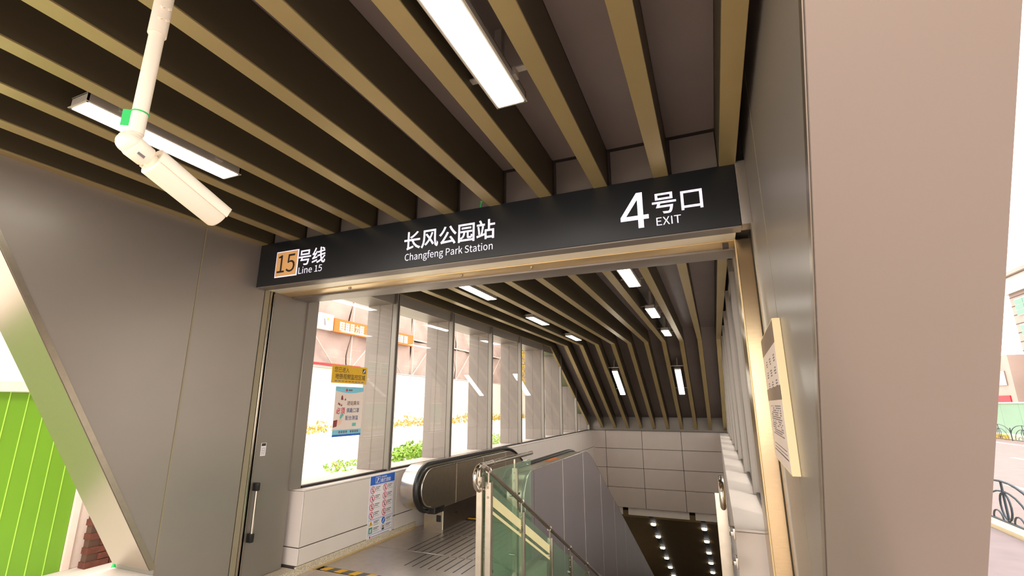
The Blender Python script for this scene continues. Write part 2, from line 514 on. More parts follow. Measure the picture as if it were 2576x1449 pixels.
# inner hall: ribs run level, then bend down the escalator slope
def rib_poly():
    s = 0.55
    return [(3.96, CZ), (3.96, RZ), (Y_KINK, RZ), (17.42, rib_slope(17.42)), (17.42, rib_slope(17.42) + 0.38), (Y_KINK + 0.09, CZ)]
ci = struct(root('ceiling', (-2, 9, CZ)), 'ribbed inner ceiling that bends down above the escalator', 'ceiling')
for i, x in enumerate(RIBX):
    xr_ = x + (0.105 if i < 10 else 0.06)
    rb_ = G().prism(rib_poly(), 'x', x, xr_).build('rib', M_rib_shaded, ci)
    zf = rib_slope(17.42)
    G().prism([(3.96, RZ), (3.96, RZ - 0.006), (Y_KINK + 0.003, RZ - 0.006), (17.425, zf - 0.008), (17.42, zf), (Y_KINK, RZ)], 'x', x - 0.001, xr_ + 0.001).build('rib_lit_underside', M_rib_lit, rb_)  # added sheet, lit tone of the rib underside painted in
for i in range(10):
    x0, x1 = RIBX[i + 1] + 0.107, RIBX[i] - 0.002
    G().box(x0, x1, 4.0, 13.09, CZ, CZ + 0.03).build('panel', M_ceil, ci)
    zt = CZ - 0.55 * (17.5 - 13.09)
    G().prism([(13.092, CZ), (17.5, zt), (17.5, zt + 0.04), (13.092, CZ + 0.04)], 'x', x0, x1).build('sloped_panel', M_ceil, ci)
G().prism([(3.96, CZ + 0.035), (13.1, CZ + 0.045), (18.2, CZ + 0.045 - 0.55 * 5.1), (18.2, CZ + 0.5 - 0.55 * 5.1), (13.1, CZ + 0.5), (3.96, CZ + 0.5)], 'x', XL - TW, XR + TW).build('roof_slab', M_ceil, ci)

# ---------------------------------------------------------------- header under the sign
hdr = struct(root('trim_1', (-2, 3.7, 2.86)), 'steel door header with a strip painted cream for light under the sign', 'header')
G().box(XL, XR, 3.47, 3.99, 2.90, CZ + 0.02).build('core', M_cavity, hdr)
G().box(XL, 0.245, 3.46, 3.625, 2.868, 2.90).build('cream_strip', M_cream, hdr, 0.004)  # cream colour stands in for the bright light on this underside
G().box(XL, 0.245, 3.63, 3.80, 2.862, 2.90).build('warm_strip', M_gold, hdr, 0.003)  # gold tint stands in for the reflection in brushed steel
G().box(XL, 0.245, 3.805, 4.04, 2.845, 3.66).build('back_beam', M_panel2, hdr, 0.006)
for x in (-3.35, -2.05, -1.36):
    G().sphere((x, 3.70, 2.86), 0.016, 10, 6).build('bolt', M_steel2, hdr, smooth=True)
G().box(0.16, 0.20, 3.66, 3.72, 2.83, 2.865).build('latch', M_cavity, hdr)

# ---------------------------------------------------------------- station sign
sg = root('station_sign', (-2, 3.39, 2.87), 'long black hanging sign with white station name above the opening', 'sign')
G().box(XL + 0.004, 0.275, 3.335, 3.455, 2.872, 3.325).build('housing', M_sign, sg, 0.004)
G().box(0.277, XR, 3.325, 3.455, 2.872, 3.335).build('end_strip', M_panel2, sg, 0.003)
SY = 3.335
G().box(XL + 0.004, 0.275, 3.345, 3.456, 2.862, 2.8715).build('bottom_strip', M_panel2, sg)
bd = G().box(-4.003, -3.706, SY - 0.004, SY, 2.943, 3.214).build('line_badge', M_letter, sg)
G().box(-3.993, -3.716, SY - 0.007, SY - 0.004, 2.953, 3.204).build('badge_face', M_badge, bd)
text('15', 'badge_number', M_black_print, bd, (-3.972, -3.737, 2.985, 3.172), 'y', SY, 0.010, 0.0)
for body, r, b in (('号线', (-3.698, -3.352, 3.035, 3.200), 0.012), ('Line 15', (-3.683, -3.382, 2.950, 3.020), 0.012),
                   ('长风公园站', (-2.440, -1.545, 3.030, 3.205), 0.014), ('Changfeng Park Station', (-2.425, -1.565, 2.915, 3.005), 0.014),
                   ('号口', (-0.290, 0.052, 3.030, 3.190), 0.012), ('EXIT', (-0.268, -0.100, 2.945, 3.005), 0.010)):
    text(body, 'lettering', M_letter, sg, r, 'y', SY, 0.004, b)
def four(u, w): return (-0.520 + 0.202 * u, 2.945 + 0.277 * w)
g = G()
outline = [(0.0, 0.235), (0.62, 0.235), (0.62, 0.0), (0.815, 0.0), (0.815, 0.235), (1.0, 0.235), (1.0, 0.355), (0.815, 0.355), (0.815, 1.0), (0.60, 1.0), (0.0, 0.345)]
inner = [(0.62, 0.355), (0.62, 0.80), (0.205, 0.355)]
quads = [[(0.0, 0.235), (1.0, 0.235), (1.0, 0.355), (0.205, 0.355), (0.0, 0.345)], [(0.62, 0.0), (0.815, 0.0), (0.815, 0.235), (0.62, 0.235)],
         [(0.62, 0.355), (0.815, 0.355), (0.815, 1.0), (0.62, 1.0)], [(0.0, 0.345), (0.205, 0.355), (0.62, 0.80), (0.62, 1.0), (0.60, 1.0)]]
for qd in quads:
    g.add([(four(u, w)[0], SY - 0.004, four(u, w)[1]) for u, w in qd], [tuple(range(len(qd)))])
g.build('numeral', M_letter, sg)
ct = root('cable_tie', (-1.685, 3.36, 3.325), 'small green cable tie sticking up from the sign top edge', 'cable tie')
G().tube([(-1.69, 3.345, 3.322), (-1.686, 3.34, 3.345), (-1.676, 3.335, 3.372)], 0.004, 6).build('strap', M_tag, ct)
G().box(-1.684, -1.664, 3.33, 3.342, 3.370, 3.380).build('head', M_tag, ct)

# ---------------------------------------------------------------- lamps
def lamp(x, y0, y1, label, slope=False, z=3.31):
    w = 0.168
    if not slope:
        r = root('ceiling_lamp', (x, (y0 + y1) / 2, z), label, 'lamp', 'linear lamps between the ceiling ribs')
        fr = G()
        fr.box(x - w / 2, x - w / 2 + 0.008, y0, y1, z, z + 0.06).box(x + w / 2 - 0.008, x + w / 2, y0, y1, z, z + 0.06)
        fr.box(x - w / 2, x + w / 2, y0, y0 + 0.008, z, z + 0.06).box(x - w / 2, x + w / 2, y1 - 0.008, y1, z, z + 0.06)
        fr.box(x - w / 2, x + w / 2, y0, y1, z + 0.055, z + 0.065)
        fr.box(x - w / 2 - 0.007, x + w / 2 + 0.007, y0 - 0.007, y1 + 0.007, z + 0.002, z + 0.005)
        fr.build('housing', M_lampbody, r)
        G().box(x - w / 2 + 0.01, x + w / 2 - 0.01, y0 + 0.01, y1 - 0.01, z - 0.003, z + 0.004).build('diffuser', M_lamp, r)
        for yy in (y0 + 0.17, y1 - 0.17):
            G().box(x - 0.168, x + 0.168, yy - 0.02, yy + 0.02, z + 0.07, z + 0.078).box(x - 0.02, x + 0.02, yy - 0.02, yy + 0.02, z + 0.06, z + 0.34).build('bracket', M_lampbody, r)
            for sx in (-1, 1):
                G().box(x + sx * 0.09 - 0.012, x + sx * 0.09 + 0.012, yy - 0.025, yy + 0.025, z + 0.03, z + 0.075).build('clip', M_lampbody, r)
    else:
        ym = (y0 + y1) / 2; zc = rib_slope(ym) + 0.03
        a = math.atan(0.55)
        L = (y1 - y0) / math.cos(a)
        r = root('ceiling_lamp', (x, ym, zc), label, 'lamp', 'linear lamps between the ceiling ribs')
        R = Matrix.Rotation(-a, 3, 'X')
        nrm = R @ Vector((0, 0, 1))
        c = Vector((x, ym, zc))
        G().obox(c + nrm * 0.035, (w, L, 0.06), R).build('housing', M_lampbody, r)
        G().obox(c, (w - 0.02, L - 0.02, 0.012), R).build('diffuser', M_lamp, r)
        for sgn in (-1, 1):
            q = c + R @ Vector((0, sgn * (L / 2 + 0.12), 0)) if sgn < 0 else c + R @ Vector((0, L / 2 - 0.3, 0))
            G().obox(q + nrm * 0.05, (0.335, 0.03, 0.01), R).build('bracket', M_lampbody, r)
            G().obox(q + nrm * 0.2, (0.03, 0.03, 0.3), R).build('hanger', M_lampbody, r)
xa, xb = -0.887, -3.102
lamp(xa, 1.02, 2.116, 'large white linear lamp in front of the sign, near the exit number')
lamp(xb, 1.19, 2.117, 'white linear lamp behind the hanging security camera')
for i, (p, q) in enumerate((('nearest', (5.55, 6.61)), ('middle', (8.28, 9.25)), ('farthest', (10.95, 11.9)))):
    lamp(xa, q[0], q[1], '%s level lamp in the right row inside the hall' % p)
    lamp(xb, q[0], q[1], '%s level lamp in the left row inside the hall' % p)
lamp(xa, 14.25, 15.45, 'tilted lamp on the sloping ceiling, right one', True)
lamp(xb + 0.445, 14.25, 15.45, 'tilted lamp on the sloping ceiling, left one', True)

# ---------------------------------------------------------------- low walls, windows and fins
def low_wall(name, xo, xi, sgn, label):
    w = struct(root(name, ((xo + xi) / 2, 10, 0)), label, 'wall')
    y0 = 4.12
    lo, hi = min(xo, xi), max(xo, xi)
    inset = -sgn * 0.014
    a, b = (lo, hi + inset) if sgn > 0 else (lo + inset, hi)
    G().box(min(xo, xi) if sgn > 0 else a, b if sgn > 0 else max(xo, xi), y0 + 0.014, 17.9, -0.1, 0.80).build('core', M_cavity, w)
    # below floor level the shaft side carries on down
    G().box(min(a, b), max(a, b), 6.9, 36, -13, -0.002).build('shaft_side', M_tile, w)
    G().box(lo, hi, y0, 17.53, 0.80, 0.818).build('sill', M_white, w, 0.005)
    ys = [y0 + 0.004] + [5.77 + 1.65 * k for k in range(8)]
    x0, x1 = (hi - 0.014, hi) if sgn > 0 else (lo, lo + 0.014)
    for i in range(len(ys)):
        ya = ys[i]; yb = ys[i + 1] - 0.008 if i + 1 < len(ys) else 17.52
        if yb - ya < 0.1: continue
        G().box(x0, x1, ya, yb, 0.256, 0.797).build('panel', M_white, w, 0.003, 1)
        G().box(x0, x1, ya, yb, 0.084 if yb < 6.4 else -0.41, 0.246).build('lower_panel', M_white, w, 0.003, 1)
        if ya > 7:
            G().box(x0, x1, ya, yb, -1.05, -0.42).build('lower_panel', M_white, w, 0.003, 1)
    G().box(lo + (0.0 if sgn > 0 else 0.0), hi, y0, y0 + 0.014, 0.256, 0.797).build('end_panel', M_white, w, 0.004, 1)
    G().box(lo, hi, y0, y0 + 0.014, 0.084, 0.246).build('end_panel', M_white, w, 0.004, 1)
    return w
lwl = low_wall('wall_left', XL - TW, -4.117, 1, 'low white panelled wall under the left windows')
lwr = low_wall('wall_right', XR + TW, 0.05, -1, 'low white panelled wall under the right windows')
bb = struct(root('baseboard_left', (-4.1, 5, 0)), 'speckled granite skirting under the white low wall', 'baseboard')
G().box(-4.13, -4.105, 4.10, 6.26, 0.0, 0.080).build('granite_strip', M_granite, bb, 0.003, 1)
G().box(XL - 0.04, -4.105, 3.575, 4.098, 0.0, 0.066).build('granite_step', M_granite, bb, 0.003, 1)
G().box(-4.105, -4.072, 4.30, 6.26, 0.0, 0.012).build('floor_edge', M_gold, bb)

def window_row(first, xg, sgn, side):
    """sgn +1: interior towards +x (left wall). Each window is its own structure with pane, gasket, mullion and fin."""
    for k in range(8):
        ya, yb = YM[k], YM[k + 1]
        w = struct(root('window_%d' % (first + k), (xg, (ya + yb) / 2, 0.82)), 'window %s: glass bay %d from the entrance, grey mullion and outer fin' % (side, k + 1), 'window')
        top = lambda y: min(3.15, out_slope(y) - 0.02, 3.15)
        y0 = ya + (0.14 if k == 0 else 0.035); y1 = yb - 0.035
        poly = [(y0, 0.842), (y1, 0.842), (y1, top(y1)), (y0, top(y0))]
        ym = (3.72 - 3.15) / 0.55 + 13.0
        if y0 < ym < y1:
            poly = [(y0, 0.842), (y1, 0.842), (y1, top(y1)), (ym, 3.14), (y0, 3.14)]
        G().prism(poly, 'x', xg - 0.006, xg + 0.006).build('pane', M_glass, w)
        G().box(xg - 0.02, xg + 0.03 if sgn > 0 else xg + 0.02, y0, y1, 0.819, 0.842).build('gasket', M_rubber, w)
        # mullion: twin grey bars with a dark slot
        zt = min(3.30, out_slope(yb))
        xa_, xb_ = (xg - 0.03, xg + 0.05) if sgn > 0 else (xg - 0.05, xg + 0.03)
        G().box(xa_, xb_, yb - 0.036, yb - 0.010, 0.819, zt).build('mullion', M_panel2, w, 0.003, 1)
        G().box(xa_, xb_, yb + 0.010, yb + 0.036, 0.819, zt).build('mullion', M_panel2, w, 0.003, 1)
        G().box(xa_ + 0.01, xb_ - 0.012, yb - 0.010, yb + 0.010, 0.819, zt).build('slot', M_dark, w)
        # outer fin, two leaves with a joint
        zt = min(3.24, out_slope(yb) + 0.0)
        fx = [xg - 0.035, xg - 0.255, xg - 0.265, xg - 0.485] if sgn > 0 else [xg + 0.035, xg + 0.255, xg + 0.265, xg + 0.485]
        for q in (0, 2):
            lo, hi = sorted((fx[q], fx[q + 1]))
            G().box(lo, hi, yb - 0.035, yb + 0.035, 0.819, zt).build('fin', M_fin, w, 0.004, 1)
        lo, hi = sorted((fx[1], fx[2]))
        G().box(lo, hi, yb - 0.0335, yb + 0.0335, 0.819, zt - 0.01).build('fin_joint', M_fin, w)
        if k == 0:
            lo, hi = sorted((xg - sgn * 0.06, xg + sgn * 0.02))
            G().box(lo, hi, ya - 0.02, ya + 0.14, 0.819, 3.15).build('post', M_panel2, w, 0.004, 1)
window_row(1, XL, 1, 'left')
window_row(9, 0.325, -1, 'right')
def head_wall(name, x0, x1, label):
    w = struct(root(name, ((x0 + x1) / 2, 9, 3.15)), label, 'wall')
    G().prism([(4.0, 3.15), (14.03, 3.15), (18.2, 3.72 - 0.55 * 5.2), (18.2, 4.3 - 0.55 * 5.2), (13.1, 4.1), (4.0, 4.1)], 'x', x0, x1).build('head_panel', M_panel2, w)
    G().prism([(12.4, 3.148), (14.03, 3.148), (18.2, 3.718 - 0.55 * 5.2), (18.2, 3.712 - 0.55 * 5.2), (14.028, 3.142), (12.4, 3.142)], 'x', x0 + 0.01, x1 - 0.01).build('soffit_green_reflection', mat('painted_green_reflection', (104, 116, 82), 0.5, 0.2), w)  # thin green sheet paints the green reflection under the sloped panel
    return w
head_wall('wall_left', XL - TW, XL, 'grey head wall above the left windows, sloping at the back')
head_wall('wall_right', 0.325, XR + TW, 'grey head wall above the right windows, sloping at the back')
G().box(XL - TW, XL - 0.07, 3.46, 4.06, 0.0, 4.0).build('jamb_block', M_panel, wl)
G().box(XR + 0.30, XR + TW, 3.46, 4.06, 0.0, 4.0).build('jamb_block', M_panel, wr)

# ---------------------------------------------------------------- back wall, beam and tunnel
bw = struct(root('wall_back', (-2, 17.5, 0)), 'pale tiled end wall above the tunnel mouth', 'wall')
xe = [-4.14, -3.70, -2.445, -1.156, 0.09]
ze = [0.82, 0.21, -0.42, -1.05, -1.69]
for i in range(4):
    for j in range(4):
        G().box(xe[i] + 0.007, xe[i + 1] - 0.007, 17.50, 17.53, ze[j + 1] + 0.007, ze[j] - 0.007).build('tile', M_tile, bw, 0.003, 1)
G().box(-4.3, 0.3, 17.53, 17.58, -1.69, 0.9).build('backing', M_cavity, bw)
for x0, x1 in ((-4.1, -3.24), (-3.06, -1.10), (-0.92, 0.05)):
    G().box(x0, x1, 17.60, 17.64, -1.93, -1.69).build('downstand', M_line, bw, 0.004, 1)
bm_ = struct(G().box(XL, XR, 17.40, 17.9, 0.825, 1.29).build('trim_2', M_panel2, None, 0.01), 'grey beam across the end wall under the rib feet', 'beam')
def soff(y): return -1.98 - 0.577 * (y - 17.6)
so = struct(root('ceiling', (-2, 22, -3)), 'dark brown sloping tunnel soffit with two lamp channels', 'ceiling')
for x0, x1 in ((-4.117, -2.39), (-2.25, -0.77), (-0.63, 0.05)):
    G().prism([(17.62, soff(17.62)), (36, soff(36)), (36, soff(36) + 0.2), (17.62, soff(17.62) + 0.2)], 'x', x0, x1).build('soffit_panel', M_soffit, so)
for x0, x1 in ((-2.39, -2.25), (-0.77, -0.63)):
    G().prism([(17.62, soff(17.62) + 0.03), (36, soff(36) + 0.03), (36, soff(36) + 0.2), (17.62, soff(17.62) + 0.2)], 'x', x0, x1).build('lamp_channel', M_dark, so)
G().box(-4.3, 0.3, 17.70, 17.75, -2.0, -1.5).build('soffit_back', M_dark, so)
G().box(-4.3, 0.3, 17.585, 18.2, -1.69, -1.5).build('soffit_top', M_dark, so)
G().box(-4.2, 0.2, 36, 36.2, -14, -8).build('end_wall', M_tile, so)
nrm = Vector((0, -0.577, -1)).normalized()
ordn = ['topmost', 'second', 'third', 'fourth', 'fifth', 'sixth']
for side, x in (('left', -2.32), ('right', -0.70)):
    for k in range(6):
        y = 18.08 + 1.10 * k
        c = Vector((x, y, soff(y)))
        r = root('downlight', c, '%s round downlight of the %s row on the brown tunnel soffit' % (ordn[k], side), 'lamp', 'downlights on the tunnel soffit')
        q = nrm.to_track_quat('Z', 'Y').to_matrix()
        ring = [c + q @ Vector((0.085 * math.cos(t * PI / 8), 0.085 * math.sin(t * PI / 8), -0.01)) for t in range(16)]
        G().tube(ring, 0.012, 6, True).build('trim_ring', M_lampbody, r, smooth=True)
        g = G()
        vs = [c + q @ Vector((0.08 * math.cos(t * PI / 8), 0.08 * math.sin(t * PI / 8), z)) for z in (0.0, 0.035) for t in range(16)]
        g.add(vs, [tuple(range(16)), tuple(range(16, 32))] + [(t, (t + 1) % 16, 16 + (t + 1) % 16, 16 + t) for t in range(16)])
        g.build('lens', M_lamp, r)

# ---------------------------------------------------------------- escalator
es = root('escalator', (-3.09, 6.3, 0), 'stainless escalator going down on the left with black handrails', 'escalator')
S = 0.555
def prof(off, yend=24):
    """Outline of a balustrade (newel, level top, bend, slope), offset outwards by off."""
    r = 0.29 + off
    pts = arc(5.94, 0.605, r, 268, 90, 14)
    zt = 0.605 + r
    pts += [(7.2, zt), (8.45, zt)]
    # bend from level to the slope
    R0 = 1.55 + off
    a = math.degrees(math.atan(S))
    pts += arc(8.45, zt - R0, R0, 90, 90 - a, 8)[1:]
    y, z = pts[-1]
    pts.append((yend, z - S * (yend - y)))
    return pts
def balustrade(x_deck0, x_deck1, x_rail, x_panel, side):
    lower = [(24, -9.6), (7.8, 0.27), (6.2, 0.27)]
    d0, d1 = sorted((x_deck0, x_deck1))
    G().prism(prof(0.0) + lower, 'x', d0, d1).build('outer_deck', M_steel if side == 'left' else M_steel2, es, smooth=True)
    p0, p1 = sorted((x_deck1, x_panel))
    pf = prof(-0.035)
    G().prism(pf + lower, 'x', p0, p1).build('balustrade_panel', M_steel2, es, 0.0, smooth=True)
    rim = prof(-0.03)
    g = G().ribbon_x(rim[::-1], x_rail + 0.02, x_rail + 0.075 if side == 'left' else x_rail + 0.02, 0.02) if False else None
    # rubber handrail: rounded C profile swept along the outline
    path = [(x_rail, y, z) for y, z in prof(0.012)]
    G().tube(path, 0.026, 12, False, 0.042).build('handrail', M_rubber, es, smooth=True)
    path = [(x_panel + (0.012 if side == 'left' else -0.012) * 0, y, z) for y, z in prof(-0.045)]
    G().tube(path, 0.010, 8).build('guide_trim', M_steel, es, smooth=True)
balustrade(-3.976, -3.775, -3.725, -3.668, 'left')
balustrade(-2.24, -2.44, -2.475, -2.53, 'right')
# seams of the left inner panel
for y in (6.63, 7.54, 8.48):
    G().box(-3.668, -3.664, y, y + 0.010, 0.30, 0.845).build('panel_seam', M_steel, es)
# bases below the newels, with the sensor window
for x0, x1 in ((-3.976, -3.67), (-2.53, -2.24)):
    b = G().prism([(6.27, 0.0), (6.27, 0.34), (6.9, 0.40), (24, -9.3), (24, -10.0), (7.0, -0.1), (6.9, 0.0)], 'x', x0, x1).build('newel_base', M_steel2, es)
G().box(-3.77, -3.70, 6.262, 6.275, 0.10, 0.185).build('sensor', M_rubber, es)
G().box(-3.672, -3.664, 6.262, 6.276, 0.0, 0.26).build('base_edge', M_cream, es)
G().box(-3.80, -3.66, 6.04, 6.30, 0.24, 0.33).build('handrail_inlet', M_rubber, es, 0.015)
G().prism([(6.29, 0.0), (6.29, 0.30), (7.4, 0.30), (24, -8.9), (24, -9.6), (6.9, 0.0)], 'x', -3.669, -3.655).build('skirt', M_skirt, es)
G().prism([(6.29, 0.0), (6.29, 0.30), (7.4, 0.30), (24, -8.9), (24, -9.6), (6.9, 0.0)], 'x', -2.545, -2.531).build('skirt', M_skirt, es)
G().tube([(-3.655, 6.62, 0.175), (-3.64, 6.62, 0.175)], 0.018, 12).build('skirt_button', M_rubber, es, smooth=True)
# cladding towards the stairs, one panel after another
def top_clad(y):
    pts = prof(0.0)
    best = None
    for (ya, za), (yb, zb) in zip(pts[7:], pts[8:]):
        if ya <= y <= yb and yb > ya:
            best = za + (zb - za) * (y - ya) / (yb - ya)
    return best if best is not None else pts[-1][1]
ys = [5.99, 7.24, 8.455, 9.75, 10.95, 12.15, 13.35, 14.55, 15.75, 16.95, 18.15]
fr = [p for p in arc(5.94, 0.605, 0.29, 230, 92, 10)]
G().prism([(6.0, -1.6), (5.8, -1.0), (5.76, 0.3)] + fr[1:] + [(5.985, 0.895), (5.985, -1.6)], 'x', -2.238, -2.20).build('cladding_front', M_clad, es, 0.003, 1)
for a, b in zip(ys, ys[1:]):
    n = 8
    topl = [(a + 0.004 + (b - a - 0.008) * i / n) for i in range(n + 1)]
    G().prism([(b - 0.004, min(-1.6, -0.5 * (b - 4) - 1.2)), (a + 0.004, min(-1.6, -0.5 * (a - 4) - 1.2))] + [(y, top_clad(y)) for y in topl], 'x', -2.238, -2.20).build('cladding_panel', M_clad, es)
    G().box(-2.203, -2.196, b - 0.006, b + 0.002, min(-1.6, -0.5 * (b - 4) - 1.2), top_clad(b) - 0.01).build('cladding_joint', M_joint, es)
edge = [(-2.205, y, z + 0.002) for y, z in prof(0.0)[3:]]
G().tube(edge, 0.007, 6).build('cladding_edge', M_steel, es, smooth=True)
lb = G().box(-2.40, -2.31, 7.0, 7.45, 0.8955, 0.899).build('warning_label', M_orange, es)
tag(lb, 'small orange warning label on the deck')
# landing plates: sheet with fine ridges
for i, (a, b) in enumerate(((4.46, 5.27), (5.28, 6.09), (6.10, 6.90))):
    x0, x1 = (-4.07, -2.05) if b < 6.2 else (-4.07, -2.27)
    G().box(x0, x1, a, b, -0.05, 0.003).build('floor_plate', M_plate, es, 0.002, 1)
    g = G()
    n = 11
    for k in range(n):
        x = -3.58 + k * 0.10
        if i == 0 and k < 3: continue
        g.box(x, x + 0.012, a + (0.35 if i == 0 else 0.02), b - 0.02, 0.003, 0.0045)
    gr = g.build('plate_grooves', M_rubber, es)
    gr['kind'] = 'stuff'
G().box(-4.117, -1.96, 4.35, 5.74, -3.0, -0.052).build('landing_edge', M_tile, es)
G().box(-4.117, -2.26, 5.742, 6.95, -0.5, -0.052).build('pit_frame', M_cavity, es)
G().box(-3.65, -2.55, 6.905, 7.02, -0.02, 0.008).build('comb_plate', M_rubber, es)
G().box(-3.65, -2.55, 6.985, 7.02, 0.008, 0.013).build('comb_edge', M_yellow, es)
for k in range(26):
    y = 7.03 + 0.4 * k
    z = -0.02 - max(0, (k - 1)) * 0.222 if k > 1 else -0.02
    st_ = G().box(-3.648, -2.552, y, y + 0.395, z - 0.22, z)
    st_.box(-3.648, -2.552, y + 0.375, y + 0.394, z, z + 0.002)
    st_.build('step', M_skirt, es)
# striped strip in front of the landing plate
hz = root('hazard_strip', (-3.4, 4.4, 0), 'yellow and grey striped strip at the front of the escalator plate', 'marking strip')
for k in range(22):
    x = -4.03 + k * 0.095
    v = [(x, 4.36), (x + 0.093, 4.36), (x + 0.123, 4.45), (x + 0.03, 4.45)]
    G().prism(v, 'z', 0.0, 0.004).build('stripe', M_yellow if k % 2 == 0 else M_dgrey, hz)

# ---------------------------------------------------------------- stairs and glass railings
sr = root('staircase', (-0.95, 4, -0.2), 'stone stairs going down between glass railing and right low wall', 'stairs')
for k in range(46):
    y = 4.05 + 0.30 * k; z = -0.15 * k - 0.15
    G().box(-2.19, 0.045, y, y + 0.33, z - 0.25, z).build('step', M_floor, sr)
    if k < 10:
        G().box(-2.15, 0.04, y + 0.02, y + 0.06, z, z + 0.003).build('nosing_strip', M_dgrey, sr)
G().box(-4.117, 0.05, 17.8, 36, -7.4, -7.1).build('lower_landing', M_floor, sr)
lr = root('glass_railing', (-2.0, 4.0, 0), 'short level glass railing with steel handrail beside the escalator newel', 'railing')
xh = -2.0
loop = [(xh, 5.37, 1.165), (xh, 4.10, 1.165)]
lp = arc(4.05, 1.065, 0.10, 90, 270, 12)
path = loop + [(xh, y, z) for y, z in lp] + [(xh + 0.02, 4.08, 0.965), (xh + 0.06, 4.12, 0.965)]
G().tube(path, 0.023, 14).build('handrail', M_chrome, lr, smooth=True)
G().tube([(xh, 4.30, 1.165), (xh, 4.33, 1.165)], 0.025, 14).build('sleeve', M_steel2, lr, smooth=True)
def post(parent, x, y, ztop, zbot, w=0.056):
    p = G().box(x - w / 2, x + w / 2, y - 0.006, y + 0.006, zbot, ztop).box(x - w / 2 + 0.045, x + w / 2, y + 0.0061, y + 0.04, zbot, ztop).build('post', M_steel2, parent, 0.002, 1)
    for z in (ztop - 0.045, ztop - 0.125, zbot + 0.16):
        G().sphere((x, y - 0.008, z), 0.009, 8, 6).build('bolt', M_chrome, p, smooth=True)
    return p
post(lr, xh, 4.04, 1.075, 0.0)
G().box(xh - 0.008, xh + 0.008, 4.035, 4.047, 1.07, 1.145).build('stem', M_steel2, lr)
post(lr, xh, 4.86, 1.055, 0.0)
G().box(xh - 0.008, xh + 0.008, 4.855, 4.867, 1.05, 1.145).build('stem', M_steel2, lr)
G().box(xh - 0.005, xh + 0.005, 4.10, 5.33, 0.08, 1.10).build('pane', M_gglass, lr)
for y in (4.80, 4.93):
    for z in (0.80, 0.25):
        G().tube([(xh - 0.03, y, z), (xh + 0.03, y, z)], 0.014, 10).build('glass_clamp', M_chrome, lr, smooth=True)
G().tube([(xh - 0.012, 5.25, 1.05), (xh + 0.012, 5.25, 1.05)], 0.012, 10).build('glass_button', M_chrome, lr, smooth=True)

gr = root('glass_railing', (-1.93, 6.0, -1), 'sloping glass railing with cream bands along the stairs', 'railing')
xs = -1.93
def hz_(y): return 1.165 - 0.4975 * (y - 4.0)
G().tube([(xs, 3.98, 1.172), (xs, 4.02, 1.155), (xs, 12.5, hz_(12.5))], 0.021, 14).build('handrail', M_chrome, gr, smooth=True)
PY = [4.075, 4.87, 5.765, 6.58, 7.43, 8.28, 9.13, 9.98, 10.83]
for i, y in enumerate(PY):
    zt = hz_(y) - 0.10
    post(gr, xs, y, zt, zt - 1.06 if i else 0.0)
    G().tube([(xs, y, zt - 0.01), (xs, y, hz_(y) - 0.015)], 0.010, 8).build('stem', M_steel2, gr, smooth=True)
    ring = [(xs + 0.0, y + 0.02 * 0, hz_(y)) for _ in range(1)]
    cl = [(xs + 0.027 * math.cos(t * PI / 6), y + 0.012 * math.sin(t * PI / 6) * 0, hz_(y) + 0.027 * math.sin(t * PI / 6)) for t in range(12)]
    G().tube(cl, 0.006, 6, True).build('rail_clip', M_chrome, gr, smooth=True)
for i in range(len(PY) - 1):
    a, b = PY[i] + 0.03, PY[i + 1] - 0.03
    za, zb = hz_(a), hz_(b)
    pn = G().prism([(a, za - 1.05), (b, zb - 1.05), (b, zb - 0.11), (a, za - 0.11)], 'x', xs - 0.005, xs + 0.005).build('pane', M_gglass, gr)
    if i < 2:
        for q0, q1 in ((0.185, 0.275), (0.312, 0.34)):
            G().prism([(a, za - q1), (b, zb - q1), (b, zb - q0), (a, za - q0)], 'x', xs + 0.0055, xs + 0.007).build('frosted_band', M_frost, pn)
    for yy in (a + 0.03, b - 0.03):
        for q in (0.30, 0.80):
            G().tube([(xs - 0.022, yy, hz_(yy) - q), (xs + 0.022, yy, hz_(yy) - q)], 0.013, 8).build('glass_clamp', M_chrome, pn, smooth=True)

rr = root('stair_handrail', (-0.01, 4, 0), 'steel end post with looped handrail beside the right low wall', 'handrail')
G().box(-0.062, 0.012, 3.93, 3.945, -0.2, 1.085).build('post', M_steel2, rr, 0.004)
lp = [(-0.012, y, z) for y, z in arc(4.02, 1.06, 0.105, 270, 90, 14)]
sl = [(-0.012, 4.10, 1.165), (-0.012, 4.3, 1.08), (-0.012, 12.0, 1.08 - 0.4975 * 7.7)]
G().tube([(-0.012, 4.12, 0.955)] + lp + sl, 0.022, 14).build('handrail', M_chrome, rr, smooth=True)
for z in (0.81, 0.62, 0.30):
    G().box(0.012, 0.05, 3.99, 4.02, z - 0.014, z + 0.014).build('wall_bracket', M_steel, rr, 0.003)
    G().box(0.034, 0.050, 3.985, 4.075, z - 0.035, z + 0.035).build('wall_plate', M_steel, rr, 0.003)
for k in range(6):
    y = 5.0 + k * 1.3
    G().tube([(-0.012, y, 1.08 - 0.4975 * (y - 4.3)), (-0.012, y, 1.01 - 0.4975 * (y - 4.3)), (0.05, y, 0.99 - 0.4975 * (y - 4.3))], 0.008, 8).build('wall_bracket', M_steel, rr, smooth=True)

